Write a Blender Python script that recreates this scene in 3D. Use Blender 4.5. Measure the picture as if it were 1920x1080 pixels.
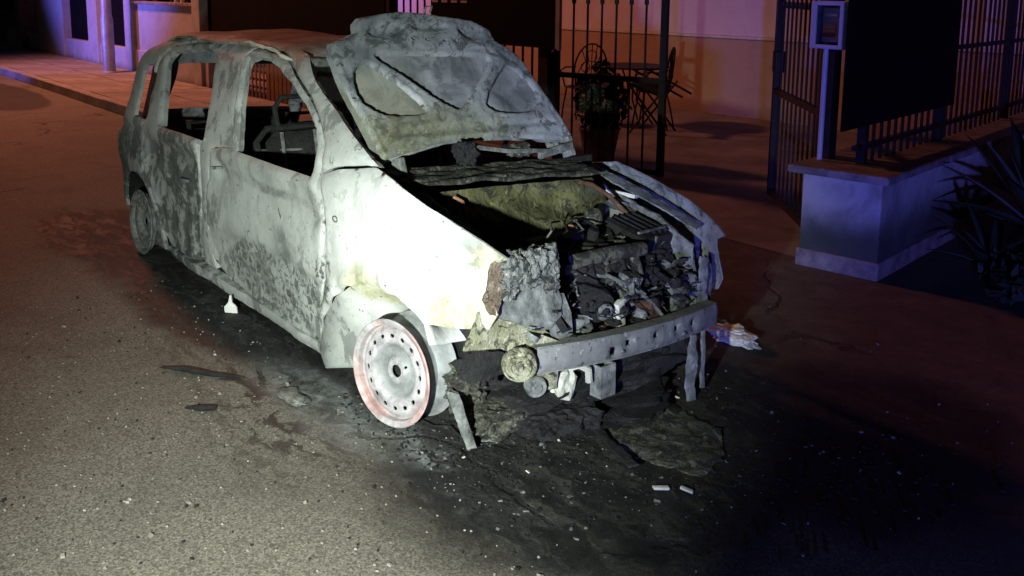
import bpy, bmesh, math, random
import numpy as np
from mathutils import Vector, Matrix, noise as mnoise
from mathutils.geometry import delaunay_2d_cdt

for _o in list(bpy.data.objects):
    bpy.data.objects.remove(_o, do_unlink=True)
SC = bpy.context.scene
COL = SC.collection
rnd = random.Random(7)
R = math.radians

# ---------------------------------------------------------------- camera
cam_d = bpy.data.cameras.new('camera'); cam = bpy.data.objects.new('camera', cam_d); COL.objects.link(cam)
SC.camera = cam
cam_d.sensor_width = 36.0; cam_d.lens = 32.25; cam_d.shift_y = -0.151
cam_d.clip_start = 0.05; cam_d.clip_end = 500
yaw, pitch, roll = R(139.9), R(-8.8), R(0.566)
CAM = Vector((2.70, -2.43, 1.578))
_d = Vector((math.cos(yaw)*math.cos(pitch), math.sin(yaw)*math.cos(pitch), math.sin(pitch)))
_r = Vector((math.sin(yaw), -math.cos(yaw), 0)); _u = _r.cross(_d)
_R = _r*math.cos(roll) + _u*math.sin(roll); _U = _u*math.cos(roll) - _r*math.sin(roll)
cam.matrix_world = Matrix(((_R.x, _U.x, -_d.x, CAM.x), (_R.y, _U.y, -_d.y, CAM.y), (_R.z, _U.z, -_d.z, CAM.z), (0, 0, 0, 1)))

# ---------------------------------------------------------------- world, lights, exposure
W = bpy.data.worlds.new('World'); SC.world = W; W.use_nodes = True
wn = W.node_tree.nodes; wl = W.node_tree.links
bg = wn['Background']; sky = wn.new('ShaderNodeTexSky'); sky.sky_type = 'NISHITA'; sky.sun_disc = False
sky.sun_elevation = R(-4); sky.sun_rotation = R(200)
wl.new(sky.outputs[0], bg.inputs[0]); bg.inputs[1].default_value = 0.12

def lamp(name, kind, loc, power, color, size=0.1, target=None, spot=None, blend=1.0):
    l = bpy.data.lights.new(name, kind); o = bpy.data.objects.new(name, l); COL.objects.link(o)
    o.location = loc; l.energy = power; l.color = color
    if kind != 'SUN': l.shadow_soft_size = size
    if target is not None:
        o.rotation_euler = (Vector(target)-Vector(loc)).to_track_quat('-Z', 'Y').to_euler()
    if spot: l.spot_size = R(spot); l.spot_blend = blend
    return o

TORCH = (2.12, -2.86, 1.12)
TCOL = (0.88, 1.0, 0.95)
lamp('torch_hotspot', 'SPOT', TORCH, 150, TCOL, 0.03, (0.08, -0.66, 0.50), 27, 1.0)
lamp('torch_spill', 'SPOT', (TORCH[0], TORCH[1], TORCH[2]+0.01), 1000, (0.93, 1.0, 0.92), 0.04, (-0.10, -0.95, 0.25), 60, 1.0)
BLUE = (0.16, 0.16, 1.0)
lamp('police_beacon_near', 'SPOT', (7.0, -8.0, 0.42), 3600, (0.15, 0.16, 1.0), 0.12, (-0.1, 3.5, 1.4), 28, 1.0)
lamp('police_beacon_far', 'SPOT', (-13.6, -9.0, 2.0), 9000, BLUE, 0.15, (-15.6, 2.9, 4.0), 46, 0.5)
fill_moon = lamp('fill_moonlight', 'SUN', (0, 0, 20), 0.004, (0.7, 0.8, 1.0), target=(3, 4, 0)); fill_moon.data.angle = R(0.5)  # unseen moon, added as faint bluish fill for the shadows
SC.view_settings.view_transform = 'Standard'; SC.view_settings.look = 'None'
SC.view_settings.exposure = 0.0; SC.view_settings.gamma = 1.0; SC.view_settings.use_curve_mapping = False
SC.cycles.use_denoising = True; SC.cycles.max_bounces = 6; SC.cycles.use_adaptive_sampling = True
SC.cycles.sample_clamp_indirect = 4.0

# ================================================================ node helpers
class NT:
    def __init__(s, name):
        s.m = bpy.data.materials.new(name); s.m.use_nodes = True
        s.n = s.m.node_tree.nodes; s.l = s.m.node_tree.links
        s.b = s.n['Principled BSDF']; s.tc = s.n.new('ShaderNodeTexCoord'); s.obj = s.tc.outputs['Object']
    def inp(s, sock, v):
        if hasattr(v, 'is_output') or isinstance(v, bpy.types.NodeSocket): s.l.new(v, sock)
        elif isinstance(v, (tuple, list)) and len(v) == 3 and sock.type == 'RGBA': sock.default_value = (*v, 1)
        else: sock.default_value = v
    def noise(s, scale, detail=6, rough=0.6, dist=0.0, vec=None):
        n = s.n.new('ShaderNodeTexNoise'); n.inputs['Scale'].default_value = scale; n.inputs['Detail'].default_value = detail
        n.inputs['Roughness'].default_value = rough; n.inputs['Distortion'].default_value = dist
        s.l.new(vec if vec is not None else s.obj, n.inputs['Vector']); return n.outputs['Fac']
    def voro(s, scale, feature='F1', out='Distance', vec=None, rand=1.0):
        n = s.n.new('ShaderNodeTexVoronoi'); n.feature = feature; n.inputs['Scale'].default_value = scale
        n.inputs['Randomness'].default_value = rand
        s.l.new(vec if vec is not None else s.obj, n.inputs['Vector']); return n.outputs[out]
    def math(s, op, a, b=0.0, clamp=False):
        n = s.n.new('ShaderNodeMath'); n.operation = op; n.use_clamp = clamp
        s.inp(n.inputs[0], a); s.inp(n.inputs[1], b); return n.outputs[0]
    def step(s, v, lo, hi):
        n = s.n.new('ShaderNodeMapRange'); n.interpolation_type = 'SMOOTHSTEP'; n.clamp = True
        s.inp(n.inputs[0], v); n.inputs[1].default_value = lo; n.inputs[2].default_value = hi; return n.outputs[0]
    def ramp(s, v, stops):
        n = s.n.new('ShaderNodeValToRGB'); cr = n.color_ramp
        while len(cr.elements) < len(stops): cr.elements.new(0.5)
        for e, (p, c) in zip(cr.elements, stops): e.position = p; e.color = (*c, 1)
        s.inp(n.inputs[0], v); return n.outputs[0]
    def mix(s, f, a, b, mode='MIX'):
        n = s.n.new('ShaderNodeMix'); n.data_type = 'RGBA'; n.blend_type = mode
        s.inp(n.inputs[0], f); s.inp(n.inputs[6], a); s.inp(n.inputs[7], b); return n.outputs[2]
    def mapping(s, loc=(0, 0, 0), scale=(1, 1, 1), vec=None):
        n = s.n.new('ShaderNodeMapping'); n.vector_type = 'POINT'
        n.inputs['Location'].default_value = loc; n.inputs['Scale'].default_value = scale
        s.l.new(vec if vec is not None else s.obj, n.inputs['Vector']); return n.outputs[0]
    def vmath(s, op, a, b=None):
        n = s.n.new('ShaderNodeVectorMath'); n.operation = op
        s.inp(n.inputs[0], a)
        if b is not None: s.inp(n.inputs[1], b)
        return n.outputs['Value'] if op == 'LENGTH' else n.outputs[0]
    def warp(s, scale, amt):
        n = s.n.new('ShaderNodeTexNoise'); n.inputs['Scale'].default_value = scale; n.inputs['Detail'].default_value = 5
        s.l.new(s.obj, n.inputs['Vector'])
        a = s.vmath('SUBTRACT', n.outputs['Color'], (0.5, 0.5, 0.5))
        sc = s.n.new('ShaderNodeVectorMath'); sc.operation = 'SCALE'; s.l.new(a, sc.inputs[0]); sc.inputs[3].default_value = amt
        return s.vmath('ADD', s.obj, sc.outputs[0])
    def blob(s, c, r, vec, lo=0.6, hi=1.1):
        """1 inside an ellipsoid, 0 outside"""
        v = s.mapping(tuple(-c[i]/r[i] for i in range(3)), tuple(1/r[i] for i in range(3)), vec)
        return s.math('SUBTRACT', 1.0, s.step(s.vmath('LENGTH', v), lo, hi))
    def mx(s, *vs):
        o = vs[0]
        for v in vs[1:]: o = s.math('MAXIMUM', o, v)
        return o
    def bump(s, h, strength=0.5, dist=0.01):
        n = s.n.new('ShaderNodeBump'); n.inputs['Strength'].default_value = strength; n.inputs['Distance'].default_value = dist
        s.inp(n.inputs['Height'], h); s.l.new(n.outputs[0], s.b.inputs['Normal'])
    def done(s, col, rough=0.8, metal=0.0, spec=0.3):
        s.inp(s.b.inputs['Base Color'], col); s.inp(s.b.inputs['Roughness'], rough); s.inp(s.b.inputs['Metallic'], metal)
        s.b.inputs['Specular IOR Level'].default_value = spec; return s.m

def simple(name, c1, c2, scale=8, rough=0.7, metal=0.0, bump=0.3, spec=0.3, c3=None, dist=0.004):
    t = NT(name); n = t.noise(scale, 8, 0.65, 0.3)
    st = [(0.35, c1), (0.62, c2)] + ([(0.75, c3)] if c3 else [])
    t.bump(t.noise(scale*4, 6, 0.7), bump, dist)
    return t.done(t.ramp(n, st), rough, metal, spec)

M = {}
def mat_body():
    t = NT('burnt_body_paint'); w = t.warp(5, 0.16); w2 = t.warp(14, 0.07)
    n1 = t.noise(2.6, 9, 0.62, 0.6); n2 = t.noise(11, 9, 0.68, 0.4); n3 = t.noise(42, 6, 0.7)
    base = t.ramp(n1, [(0.28, (0.22, 0.24, 0.225)), (0.46, (0.34, 0.365, 0.345)), (0.60, (0.42, 0.45, 0.43)), (0.75, (0.50, 0.53, 0.505))])
    # fire-whitened front wing
    fw = t.blob((0.02, -0.7, 0.56), (0.62, 0.5, 0.48), w, 0.55, 1.15)
    base = t.mix(fw, base, t.ramp(n2, [(0.3, (0.55, 0.57, 0.53)), (0.5, (0.66, 0.685, 0.66)), (0.7, (0.74, 0.755, 0.74))]))
    fdm = t.blob((-1.1, -0.7, 0.60), (0.60, 0.5, 0.22), w, 0.6, 1.15)
    base = t.mix(t.math('MULTIPLY', fdm, 0.7), base, t.ramp(n2, [(0.3, (0.36, 0.39, 0.37)), (0.6, (0.46, 0.49, 0.465))]))
    smg = t.mx(t.blob((-1.05, -0.7, 0.705), (0.50, 0.4, 0.028), t.warp(7, 0.06), 0.4, 1.2), t.blob((-0.90, -0.7, 0.47), (0.17, 0.4, 0.10), w, 0.3, 1.2), t.blob((-0.62, -0.7, 0.70), (0.05, 0.4, 0.14), w, 0.3, 1.2))
    base = t.mix(t.math('MULTIPLY', t.math('MULTIPLY', smg, t.step(n2, 0.35, 0.6)), 0.75), base, (0.13, 0.145, 0.135))
    # darker sooted streaks, mottled
    st = t.noise(1.0, 10, 0.70, 0.25, t.mapping((0, 0, 0), (8.0, 8.0, 4.2), t.warp(9, 0.05)))
    rd = t.mx(t.blob((-2.25, -0.7, 0.40), (0.55, 0.5, 0.50), w), t.blob((-2.9, -0.65, 0.35), (0.5, 0.5, 0.45), w))
    soot = t.math('MULTIPLY', t.step(st, 0.515, 0.57), t.math('ADD', 0.55, t.math('MULTIPLY', rd, 0.35)), True)
    soot = t.math('MULTIPLY', soot, t.math('SUBTRACT', 1.0, t.math('MULTIPLY', fw, 0.85)))
    soot = t.math('MULTIPLY', soot, t.math('SUBTRACT', 1.0, t.math('MULTIPLY', t.blob((-1.1, -0.7, 0.62), (0.62, 0.5, 0.24), w), 0.6)))
    base = t.mix(soot, base, (0.060, 0.070, 0.063))
    rs = t.math('MULTIPLY', rd, t.step(t.noise(8, 10, 0.70, 0.5), 0.49, 0.55))
    base = t.mix(t.math('MULTIPLY', rs, 0.9), base, (0.040, 0.047, 0.042))
    base = t.mix(t.math('MULTIPLY', rd, 0.35), base, (0.14, 0.16, 0.145))
    # peeled lower door: small black scabs
    pk = t.blob((-1.02, -0.7, 0.27), (0.56, 0.4, 0.17), w, 0.75, 1.05)
    pk = t.mx(pk, t.blob((-0.52, -0.7, 0.40), (0.10, 0.3, 0.12), w, 0.6, 1.1))
    sc = t.step(t.noise(30, 6, 0.66, 0.7), 0.48, 0.55)
    base = t.mix(t.math('MULTIPLY', pk, sc), base, (0.035, 0.04, 0.036))
    base = t.mix(t.math('MULTIPLY', pk, 0.30), base, (0.30, 0.32, 0.30))
    # ochre extinguisher / heat stain
    ye = t.mx(t.blob((0.36, -0.66, 0.47), (0.24, 0.4, 0.12), w), t.blob((-0.22, -0.5, 0.46), (0.24, 0.35, 0.09), w), t.blob((0.42, -0.6, 0.70), (0.12, 0.2, 0.07), w))
    ye = t.math('MULTIPLY', ye, t.step(n2, 0.30, 0.52))
    base = t.mix(t.math('MULTIPLY', ye, 0.8), base, t.ramp(n3, [(0.3, (0.22, 0.21, 0.07)), (0.7, (0.58, 0.56, 0.32))]))
    nm = t.math('MULTIPLY', t.blob((0.36, -0.6, 0.70), (0.24, 0.3, 0.14), w, 0.4, 1.15), t.step(t.noise(13, 10, 0.72, 0.4), 0.46, 0.58))
    base = t.mix(t.math('MULTIPLY', nm, 0.7), base, (0.20, 0.21, 0.17))
    # rust on the roof
    sep = t.n.new('ShaderNodeSeparateXYZ'); t.l.new(w, sep.inputs[0])
    rf = t.step(sep.outputs[2], 1.265, 1.335)
    base = t.mix(t.math('MULTIPLY', rf, t.step(n1, 0.30, 0.52)), base, t.ramp(n2, [(0.35, (0.10, 0.065, 0.045)), (0.55, (0.20, 0.13, 0.09)), (0.7, (0.30, 0.23, 0.18))]))
    fl = t.math('MULTIPLY', t.step(t.noise(85, 4, 0.7, 0.4), 0.60, 0.66), t.step(n2, 0.42, 0.56))
    base = t.mix(t.math('MULTIPLY', fl, t.math('SUBTRACT', 0.7, t.math('MULTIPLY', fw, 0.35))), base, (0.09, 0.10, 0.09))
    # chips
    ch = t.step(t.noise(30, 5, 0.6, 0.8), 0.645, 0.68)
    base = t.mix(t.math('MULTIPLY', ch, 0.8), base, (0.04, 0.045, 0.04))
    t.bump(t.math('ADD', t.math('MULTIPLY', n2, 0.6), t.math('MULTIPLY', n3, 0.4)), 0.45, 0.012)
    return t.done(base, 0.72, 0.0, 0.35)
M['body'] = mat_body()

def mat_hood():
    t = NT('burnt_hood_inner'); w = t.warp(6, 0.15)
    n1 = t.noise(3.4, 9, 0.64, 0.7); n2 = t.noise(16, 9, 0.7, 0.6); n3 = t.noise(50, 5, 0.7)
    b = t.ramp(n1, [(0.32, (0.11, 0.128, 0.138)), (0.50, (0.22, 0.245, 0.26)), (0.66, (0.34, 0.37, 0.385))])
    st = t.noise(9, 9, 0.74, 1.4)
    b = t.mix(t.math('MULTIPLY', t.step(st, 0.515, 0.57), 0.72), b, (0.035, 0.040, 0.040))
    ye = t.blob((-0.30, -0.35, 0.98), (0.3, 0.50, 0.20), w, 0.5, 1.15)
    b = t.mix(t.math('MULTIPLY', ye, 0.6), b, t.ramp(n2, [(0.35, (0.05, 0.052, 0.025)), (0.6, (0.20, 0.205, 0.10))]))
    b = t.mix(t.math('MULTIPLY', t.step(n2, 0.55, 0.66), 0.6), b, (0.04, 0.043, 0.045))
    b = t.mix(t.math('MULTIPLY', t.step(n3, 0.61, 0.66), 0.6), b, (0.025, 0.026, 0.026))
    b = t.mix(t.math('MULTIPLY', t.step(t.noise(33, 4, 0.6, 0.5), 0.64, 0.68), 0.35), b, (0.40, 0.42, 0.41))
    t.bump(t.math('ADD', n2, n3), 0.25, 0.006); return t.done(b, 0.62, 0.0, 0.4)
M['hood'] = mat_hood()
def mat_hoodskin():
    t = NT('burnt_hood_skin'); n1 = t.noise(4.5, 8, 0.6, 1.2); n2 = t.noise(22, 8, 0.7, 0.5); w = t.warp(6, 0.15)
    b = t.ramp(n1, [(0.32, (0.10, 0.115, 0.125)), (0.50, (0.19, 0.212, 0.23)), (0.66, (0.28, 0.305, 0.325))])
    b = t.mix(t.math('MULTIPLY', t.step(t.noise(7, 10, 0.72, 0.6), 0.50, 0.62), 0.65), b, (0.07, 0.078, 0.084))
    b = t.mix(t.math('MULTIPLY', t.step(n2, 0.55, 0.63), 0.5), b, (0.06, 0.065, 0.068))
    ye = t.blob((-0.42, -0.50, 1.10), (0.3, 0.30, 0.25), w, 0.5, 1.15)
    b = t.mix(t.math('MULTIPLY', ye, 0.45), b, (0.26, 0.26, 0.16))
    t.bump(n2, 0.35, 0.006); return t.done(b, 0.7, 0.0, 0.3)
M['hoodskin'] = mat_hoodskin()
M['char'] = simple('charred_black', (0.005, 0.0055, 0.0055), (0.017, 0.0185, 0.018), 22, 0.6, 0, 1.0, 0.45, (0.07, 0.075, 0.072), 0.012)
M['soot'] = simple('soot_coating', (0.006, 0.006, 0.006), (0.020, 0.021, 0.020), 6, 0.9, 0, 0.5, 0.2)
M['ash'] = simple('ash_grey_metal', (0.055, 0.062, 0.057), (0.22, 0.235, 0.22), 19, 0.75, 0, 0.8, 0.35, (0.44, 0.455, 0.43), 0.008)

def mat_mottle(name, c1, c2, c3, soot, k=1.0, bmp=0.9):
    t = NT(name); n1 = t.noise(7*k, 9, 0.66, 0.8); n2 = t.noise(16*k, 9, 0.72, 1.3); n3 = t.noise(55*k, 5, 0.7)
    b = t.ramp(n1, [(0.34, c1), (0.52, c2), (0.68, c3)])
    b = t.mix(t.math('MULTIPLY', t.step(n2, 0.56-soot*.14, 0.63-soot*.12), 0.88), b, (0.016, 0.017, 0.015))
    b = t.mix(t.math('MULTIPLY', t.step(n3, 0.57, 0.64), 0.7), b, (0.02, 0.021, 0.02))
    b = t.mix(t.math('MULTIPLY', t.step(t.noise(38*k, 4, 0.6, 0.4), 0.63, 0.67), 0.5), b, tuple(min(.8, v*1.7) for v in c3))
    t.bump(t.math('ADD', n2, n3), bmp, 0.014); return t.done(b, 0.75, 0, 0.35)
M['crumb'] = mat_mottle('crumbling_ash', (0.09, 0.10, 0.09), (0.21, 0.225, 0.20), (0.34, 0.355, 0.32), 0.55, 1.3)
M['tan'] = mat_mottle('tan_scorched', (0.10, 0.07, 0.045), (0.21, 0.16, 0.11), (0.36, 0.31, 0.23), 0.3, 1.4)
M['beam'] = mat_mottle('scorched_steel', (0.13, 0.137, 0.13), (0.18, 0.188, 0.18), (0.25, 0.26, 0.25), -0.35, 0.7, 0.22)
M['cowl'] = mat_mottle('sooty_cowl', (0.05, 0.052, 0.04), (0.10, 0.105, 0.08), (0.20, 0.205, 0.15), 0.75)
M['ochre'] = mat_mottle('ochre_scorched', (0.045, 0.047, 0.021), (0.105, 0.107, 0.046), (0.19, 0.19, 0.098), 0.45, 0.8)
M['pale'] = simple('pale_ash', (0.34, 0.35, 0.27), (0.62, 0.63, 0.53), 12, 0.8, 0, 0.7, 0.3, (0.70, 0.70, 0.62))
M['ochre2'] = mat_mottle('ochre_stained_ash', (0.15, 0.15, 0.08), (0.29, 0.29, 0.19), (0.44, 0.44, 0.35), 0.15, 1.0)
M['rust'] = simple('rust', (0.045, 0.026, 0.016), (0.15, 0.085, 0.05), 24, 0.85, 0, 0.9, 0.2, (0.34, 0.25, 0.18), 0.010)
M['copper'] = simple('oxidised_copper_pipe', (0.22, 0.10, 0.06), (0.42, 0.22, 0.14), 20, 0.6, 0.3, 0.3, 0.4)
def mat_rim():
    t = NT('heat_bleached_rim'); n = t.noise(16, 8, 0.65, 0.4); n2 = t.noise(5, 6, 0.6)
    b = t.ramp(n, [(0.34, (0.20, 0.195, 0.20)), (0.50, (0.36, 0.345, 0.355)), (0.66, (0.52, 0.50, 0.51))])
    sep = t.n.new('ShaderNodeSeparateXYZ'); t.l.new(t.obj, sep.inputs[0])
    rl = t.vmath('LENGTH', t.mapping((0, 0, 0), (1, 0, 1)))
    b = t.mix(t.math('MULTIPLY', t.step(t.noise(24, 8, 0.72, 1.0), 0.54, 0.62), t.math('SUBTRACT', 0.75, t.math('MULTIPLY', t.step(rl, 0.06, 0.14), 0.45))), b, (0.17, 0.17, 0.175))
    rim = t.math('MULTIPLY', t.step(rl, 0.145, 0.172), t.step(n2, 0.38, 0.58))
    b = t.mix(t.math('MULTIPLY', rim, 0.75), b, t.ramp(n, [(0.35, (0.30, 0.15, 0.13)), (0.6, (0.50, 0.29, 0.27))]))
    b = t.mix(t.step(sep.outputs[1], -0.055, -0.03), b, t.ramp(n, [(0.3, (0.13, 0.14, 0.14)), (0.6, (0.26, 0.275, 0.275))]))
    t.bump(n, 0.3, 0.004); return t.done(b, 0.6, 0.0, 0.4)
M['rim'] = mat_rim()

def mat_asphalt():
    t = NT('asphalt'); w = t.warp(2.2, 0.55); w2 = t.warp(9, 0.16)
    g1 = t.noise(105, 4, 0.7); g2 = t.voro(165, 'F1', 'Color'); big = t.noise(0.7, 6, 0.6, 0.5)
    sep = t.n.new('ShaderNodeSeparateColor'); t.l.new(g2, sep.inputs[0])
    grain = t.math('ADD', t.math('MULTIPLY', g1, 0.55), t.math('MULTIPLY', sep.outputs[0], 0.45))
    b = t.ramp(grain, [(0.26, (0.075, 0.071, 0.059)), (0.48, (0.150, 0.145, 0.118)), (0.62, (0.200, 0.195, 0.159)), (0.82, (0.29, 0.283, 0.235))])
    b = t.mix(t.math('MULTIPLY', t.step(big, 0.42, 0.66), 0.35), b, (0.07, 0.066, 0.055))
    # darker brown towards the gate side
    gate_tone = t.blob((1.8, 2.0, 0), (3.4, 2.15, 9), w, 0.75, 1.05)
    b = t.mix(t.math('MULTIPLY', gate_tone, 0.72), b, t.ramp(t.noise(6, 7, 0.7, 0.4), [(0.35, (0.050, 0.044, 0.040)), (0.65, (0.14, 0.122, 0.11))]))
    shadow_band = t.blob((-12.6, 0.35, 0), (2.4, 0.62, 9), t.warp(1.5, 0.2), 0.9, 1.02)  # a vehicle's cast shadow by the left kerb, painted into the asphalt colour
    b = t.mix(t.math('MULTIPLY', shadow_band, 0.75), b, (0.03, 0.027, 0.025))
    # burnt ground
    e = [((0.60, -0.36, 0), (0.78, 0.74, 9)), ((-1.7, -0.66, 0), (2.0, 0.36, 9)), ((-1.2, 0.35, 0), (2.5, 1.25, 9)), ((-3.3, -0.70, 0), (1.0, 0.40, 9)), ((1.0, 0.5, 0), (0.75, 0.75, 9))]
    bm_ = t.mx(*[t.blob(c, r, w2 if i == 0 else w, 0.70, 1.15) for i, (c, r) in enumerate(e)])
    streak = t.noise(5.5, 8, 0.7, 0.8, t.mapping((0, 0, 0), (0.8, 2.6, 1), w2))
    bm_ = t.math('MULTIPLY', bm_, t.math('ADD', 0.70, t.math('MULTIPLY', t.step(streak, 0.34, 0.56), 0.30)))
    wk = t.blob((-0.45, -0.98, 0), (1.05, 0.34, 9), w, 0.3, 1.2)
    wk = t.math('MULTIPLY', wk, t.step(streak, 0.47, 0.57))
    bm_ = t.mx(bm_, t.math('MULTIPLY', wk, 0.85))
    char = t.ramp(t.noise(17, 8, 0.72, 0.6), [(0.36, (0.005, 0.0055, 0.0052)), (0.58, (0.015, 0.017, 0.016)), (0.70, (0.045, 0.049, 0.046)), (0.84, (0.13, 0.137, 0.13))])
    b = t.mix(bm_, b, char)
    # washed ash film beside the wheel
    ash = t.mx(t.blob((-0.34, -0.84, 0), (0.60, 0.17, 9), w2, 0.4, 1.15), t.blob((0.20, -0.74, 0), (0.22, 0.09, 9), w2, 0.4, 1.15))
    b = t.mix(t.math('MULTIPLY', ash, t.step(streak, 0.36, 0.60)), b, t.ramp(t.noise(24, 8, 0.7), [(0.35, (0.10, 0.11, 0.105)), (0.65, (0.27, 0.285, 0.275))]))
    wear = t.noise(1.6, 7, 0.65, 0.8)
    b = t.mix(t.math('MULTIPLY', t.step(wear, 0.52, 0.70), 0.30), b, (0.06, 0.054, 0.044))
    crk = t.math('MULTIPLY', t.math('SUBTRACT', 1.0, t.step(t.voro(0.55, 'DISTANCE_TO_EDGE', 'Distance', t.warp(3.5, 0.35)), 0.004, 0.012)), t.step(t.noise(0.9, 3), 0.50, 0.60))
    b = t.mix(t.math('MULTIPLY', crk, 0.8), b, (0.02, 0.019, 0.017))
    h = t.math('ADD', grain, t.math('MULTIPLY', t.noise(260, 2, 0.5), 0.25))
    t.bump(t.math('SUBTRACT', h, t.math('MULTIPLY', crk, 1.5)), 0.9, 0.006)
    rgh = t.math('SUBTRACT', 0.85, t.math('MULTIPLY', bm_, t.math('MULTIPLY', t.step(streak, 0.40, 0.62), 0.22)))
    return t.done(b, rgh, 0, 0.35)
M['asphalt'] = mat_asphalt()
M['pave'] = simple('pavement_concrete', (0.17, 0.155, 0.135), (0.30, 0.275, 0.24), 3, 0.85, 0, 0.5, 0.2, (0.36, 0.33, 0.30))
M['kerb'] = simple('kerb_stone', (0.20, 0.185, 0.17), (0.34, 0.32, 0.29), 5, 0.85, 0, 0.5, 0.2)
M['court'] = simple('courtyard_concrete', (0.15, 0.135, 0.12), (0.28, 0.255, 0.225), 1.6, 0.85, 0, 0.5, 0.2, (0.35, 0.32, 0.28))
def mat_plaster(name, c1, c2, stain=0.6, zt=0.22):
    t = NT(name); n = t.noise(3, 8, 0.65, 0.5); n2 = t.noise(14, 7, 0.7); w = t.warp(4, 0.22)
    sep = t.n.new('ShaderNodeSeparateXYZ'); t.l.new(w, sep.inputs[0])
    low = t.math('SUBTRACT', 1.0, t.step(sep.outputs[2], zt*0.5, zt*1.35))
    b = t.ramp(n, [(0.35, c1), (0.65, c2)])
    b = t.mix(t.math('MULTIPLY', t.step(n2, 0.55, 0.7), 0.25), b, (c1[0]*.6, c1[1]*.6, c1[2]*.6))
    b = t.mix(t.math('MULTIPLY', low, stain), b, (0.055, 0.06, 0.045))
    b = t.mix(t.math('MULTIPLY', t.step(n, 0.52, 0.68), stain*0.6), b, (0.12, 0.125, 0.11))
    t.bump(n2, 0.4, 0.006); return t.done(b, 0.9, 0, 0.2)
M['plaster'] = mat_plaster('grimy_white_plaster', (0.26, 0.265, 0.25), (0.60, 0.60, 0.58), 0.95, 0.36)
M['plaster2'] = mat_plaster('pale_plaster', (0.33, 0.32, 0.32), (0.46, 0.45, 0.45), 0.5, 0.18)
M['housew'] = mat_plaster('house_render_upper', (0.54, 0.47, 0.52), (0.60, 0.53, 0.57), 0.0)
M['dado'] = mat_plaster('house_render_lower', (0.36, 0.25, 0.18), (0.43, 0.31, 0.23), 0.25, 0.15)
M['trim'] = simple('pale_stone_trim', (0.45, 0.42, 0.40), (0.60, 0.57, 0.54), 6, 0.8, 0, 0.3)
M['coping'] = simple('stone_coping', (0.14, 0.115, 0.105), (0.30, 0.26, 0.24), 9, 0.8, 0, 0.5, 0.3, (0.38, 0.33, 0.31))
M['iron'] = simple('dark_iron', (0.006, 0.005, 0.0045), (0.014, 0.011, 0.010), 12, 0.6, 0.0, 0.4, 0.25)
M['black'] = simple('black_sheet', (0.0025, 0.0025, 0.0025), (0.005, 0.005, 0.005), 3, 0.9, 0, 0.2, 0.08)
M['pole'] = simple('galvanised_pole', (0.30, 0.30, 0.31), (0.46, 0.46, 0.47), 7, 0.5, 0.3, 0.2, 0.4)
M['plastic'] = simple('grey_plastic', (0.36, 0.38, 0.41), (0.44, 0.46, 0.49), 5, 0.45, 0, 0.1, 0.4)
M['leaf'] = simple('dark_leaf', (0.010, 0.016, 0.009), (0.030, 0.042, 0.022), 5, 0.55, 0, 0.2, 0.4)
M['leafd'] = simple('hedge_leaf', (0.010, 0.016, 0.008), (0.028, 0.042, 0.018), 5, 0.6, 0, 0.2, 0.3)
M['wood'] = simple('garden_wood', (0.14, 0.085, 0.05), (0.26, 0.17, 0.10), 7, 0.75, 0, 0.4, 0.3)
M['cushion'] = simple('black_cushion', (0.010, 0.010, 0.011), (0.022, 0.022, 0.024), 9, 0.9, 0, 0.3, 0.15)
M['white'] = simple('white_fragment', (0.60, 0.60, 0.58), (0.76, 0.76, 0.74), 20, 0.7, 0, 0.4, 0.3)
M['label_w'] = simple('white_label', (0.62, 0.60, 0.56), (0.70, 0.68, 0.64), 20, 0.5, 0, 0.0, 0.3)
M['glint_o'] = simple('orange_glint', (0.62, 0.24, 0.06), (0.75, 0.33, 0.10), 20, 0.5, 0, 0.0, 0.3)  # street lamp reflection in the meter window, put into a colour
M['glint_r'] = simple('red_glint', (0.24, 0.04, 0.02), (0.34, 0.06, 0.03), 20, 0.5, 0, 0.0, 0.3)
def mat_glass():
    t = NT('meter_glass'); t.b.inputs['Transmission Weight'].default_value = 1.0; t.b.inputs['IOR'].default_value = 1.05
    return t.done((0.9, 0.92, 0.95), 0.05, 0, 0.5)
M['glass'] = mat_glass()

# ================================================================ mesh helpers
def mk(name, verts, faces, mat=None, parent=None, smooth=False):
    me = bpy.data.meshes.new(name); me.from_pydata([tuple(v) for v in verts], [], faces); me.validate()
    if smooth: me.polygons.foreach_set('use_smooth', [True]*len(me.polygons))
    if mat: me.materials.append(M[mat] if isinstance(mat, str) else mat)
    o = bpy.data.objects.new(name, me); COL.objects.link(o); o.parent = parent; return o
def inst(src, name, parent=None, loc=None, rot=None):
    o = bpy.data.objects.new(name, src.data); COL.objects.link(o); o.parent = parent
    if loc is not None: o.location = loc
    if rot is not None: o.rotation_euler = rot
    return o
def tag(o, label=None, cat=None, group=None, kind=None):
    if label: o['label'] = label
    if cat: o['category'] = cat
    if group: o['group'] = group
    if kind: o['kind'] = kind
    return o
def empty(name, loc=(0, 0, 0), rz=0.0):
    o = bpy.data.objects.new(name, None); COL.objects.link(o); o.location = loc; o.rotation_euler = (0, 0, rz)
    o.empty_display_size = 0.1; return o
def nz(p, s, a, off=0.0):
    return a*mnoise.noise(Vector(p)*s + Vector((off, off*1.7, -off)))

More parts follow.
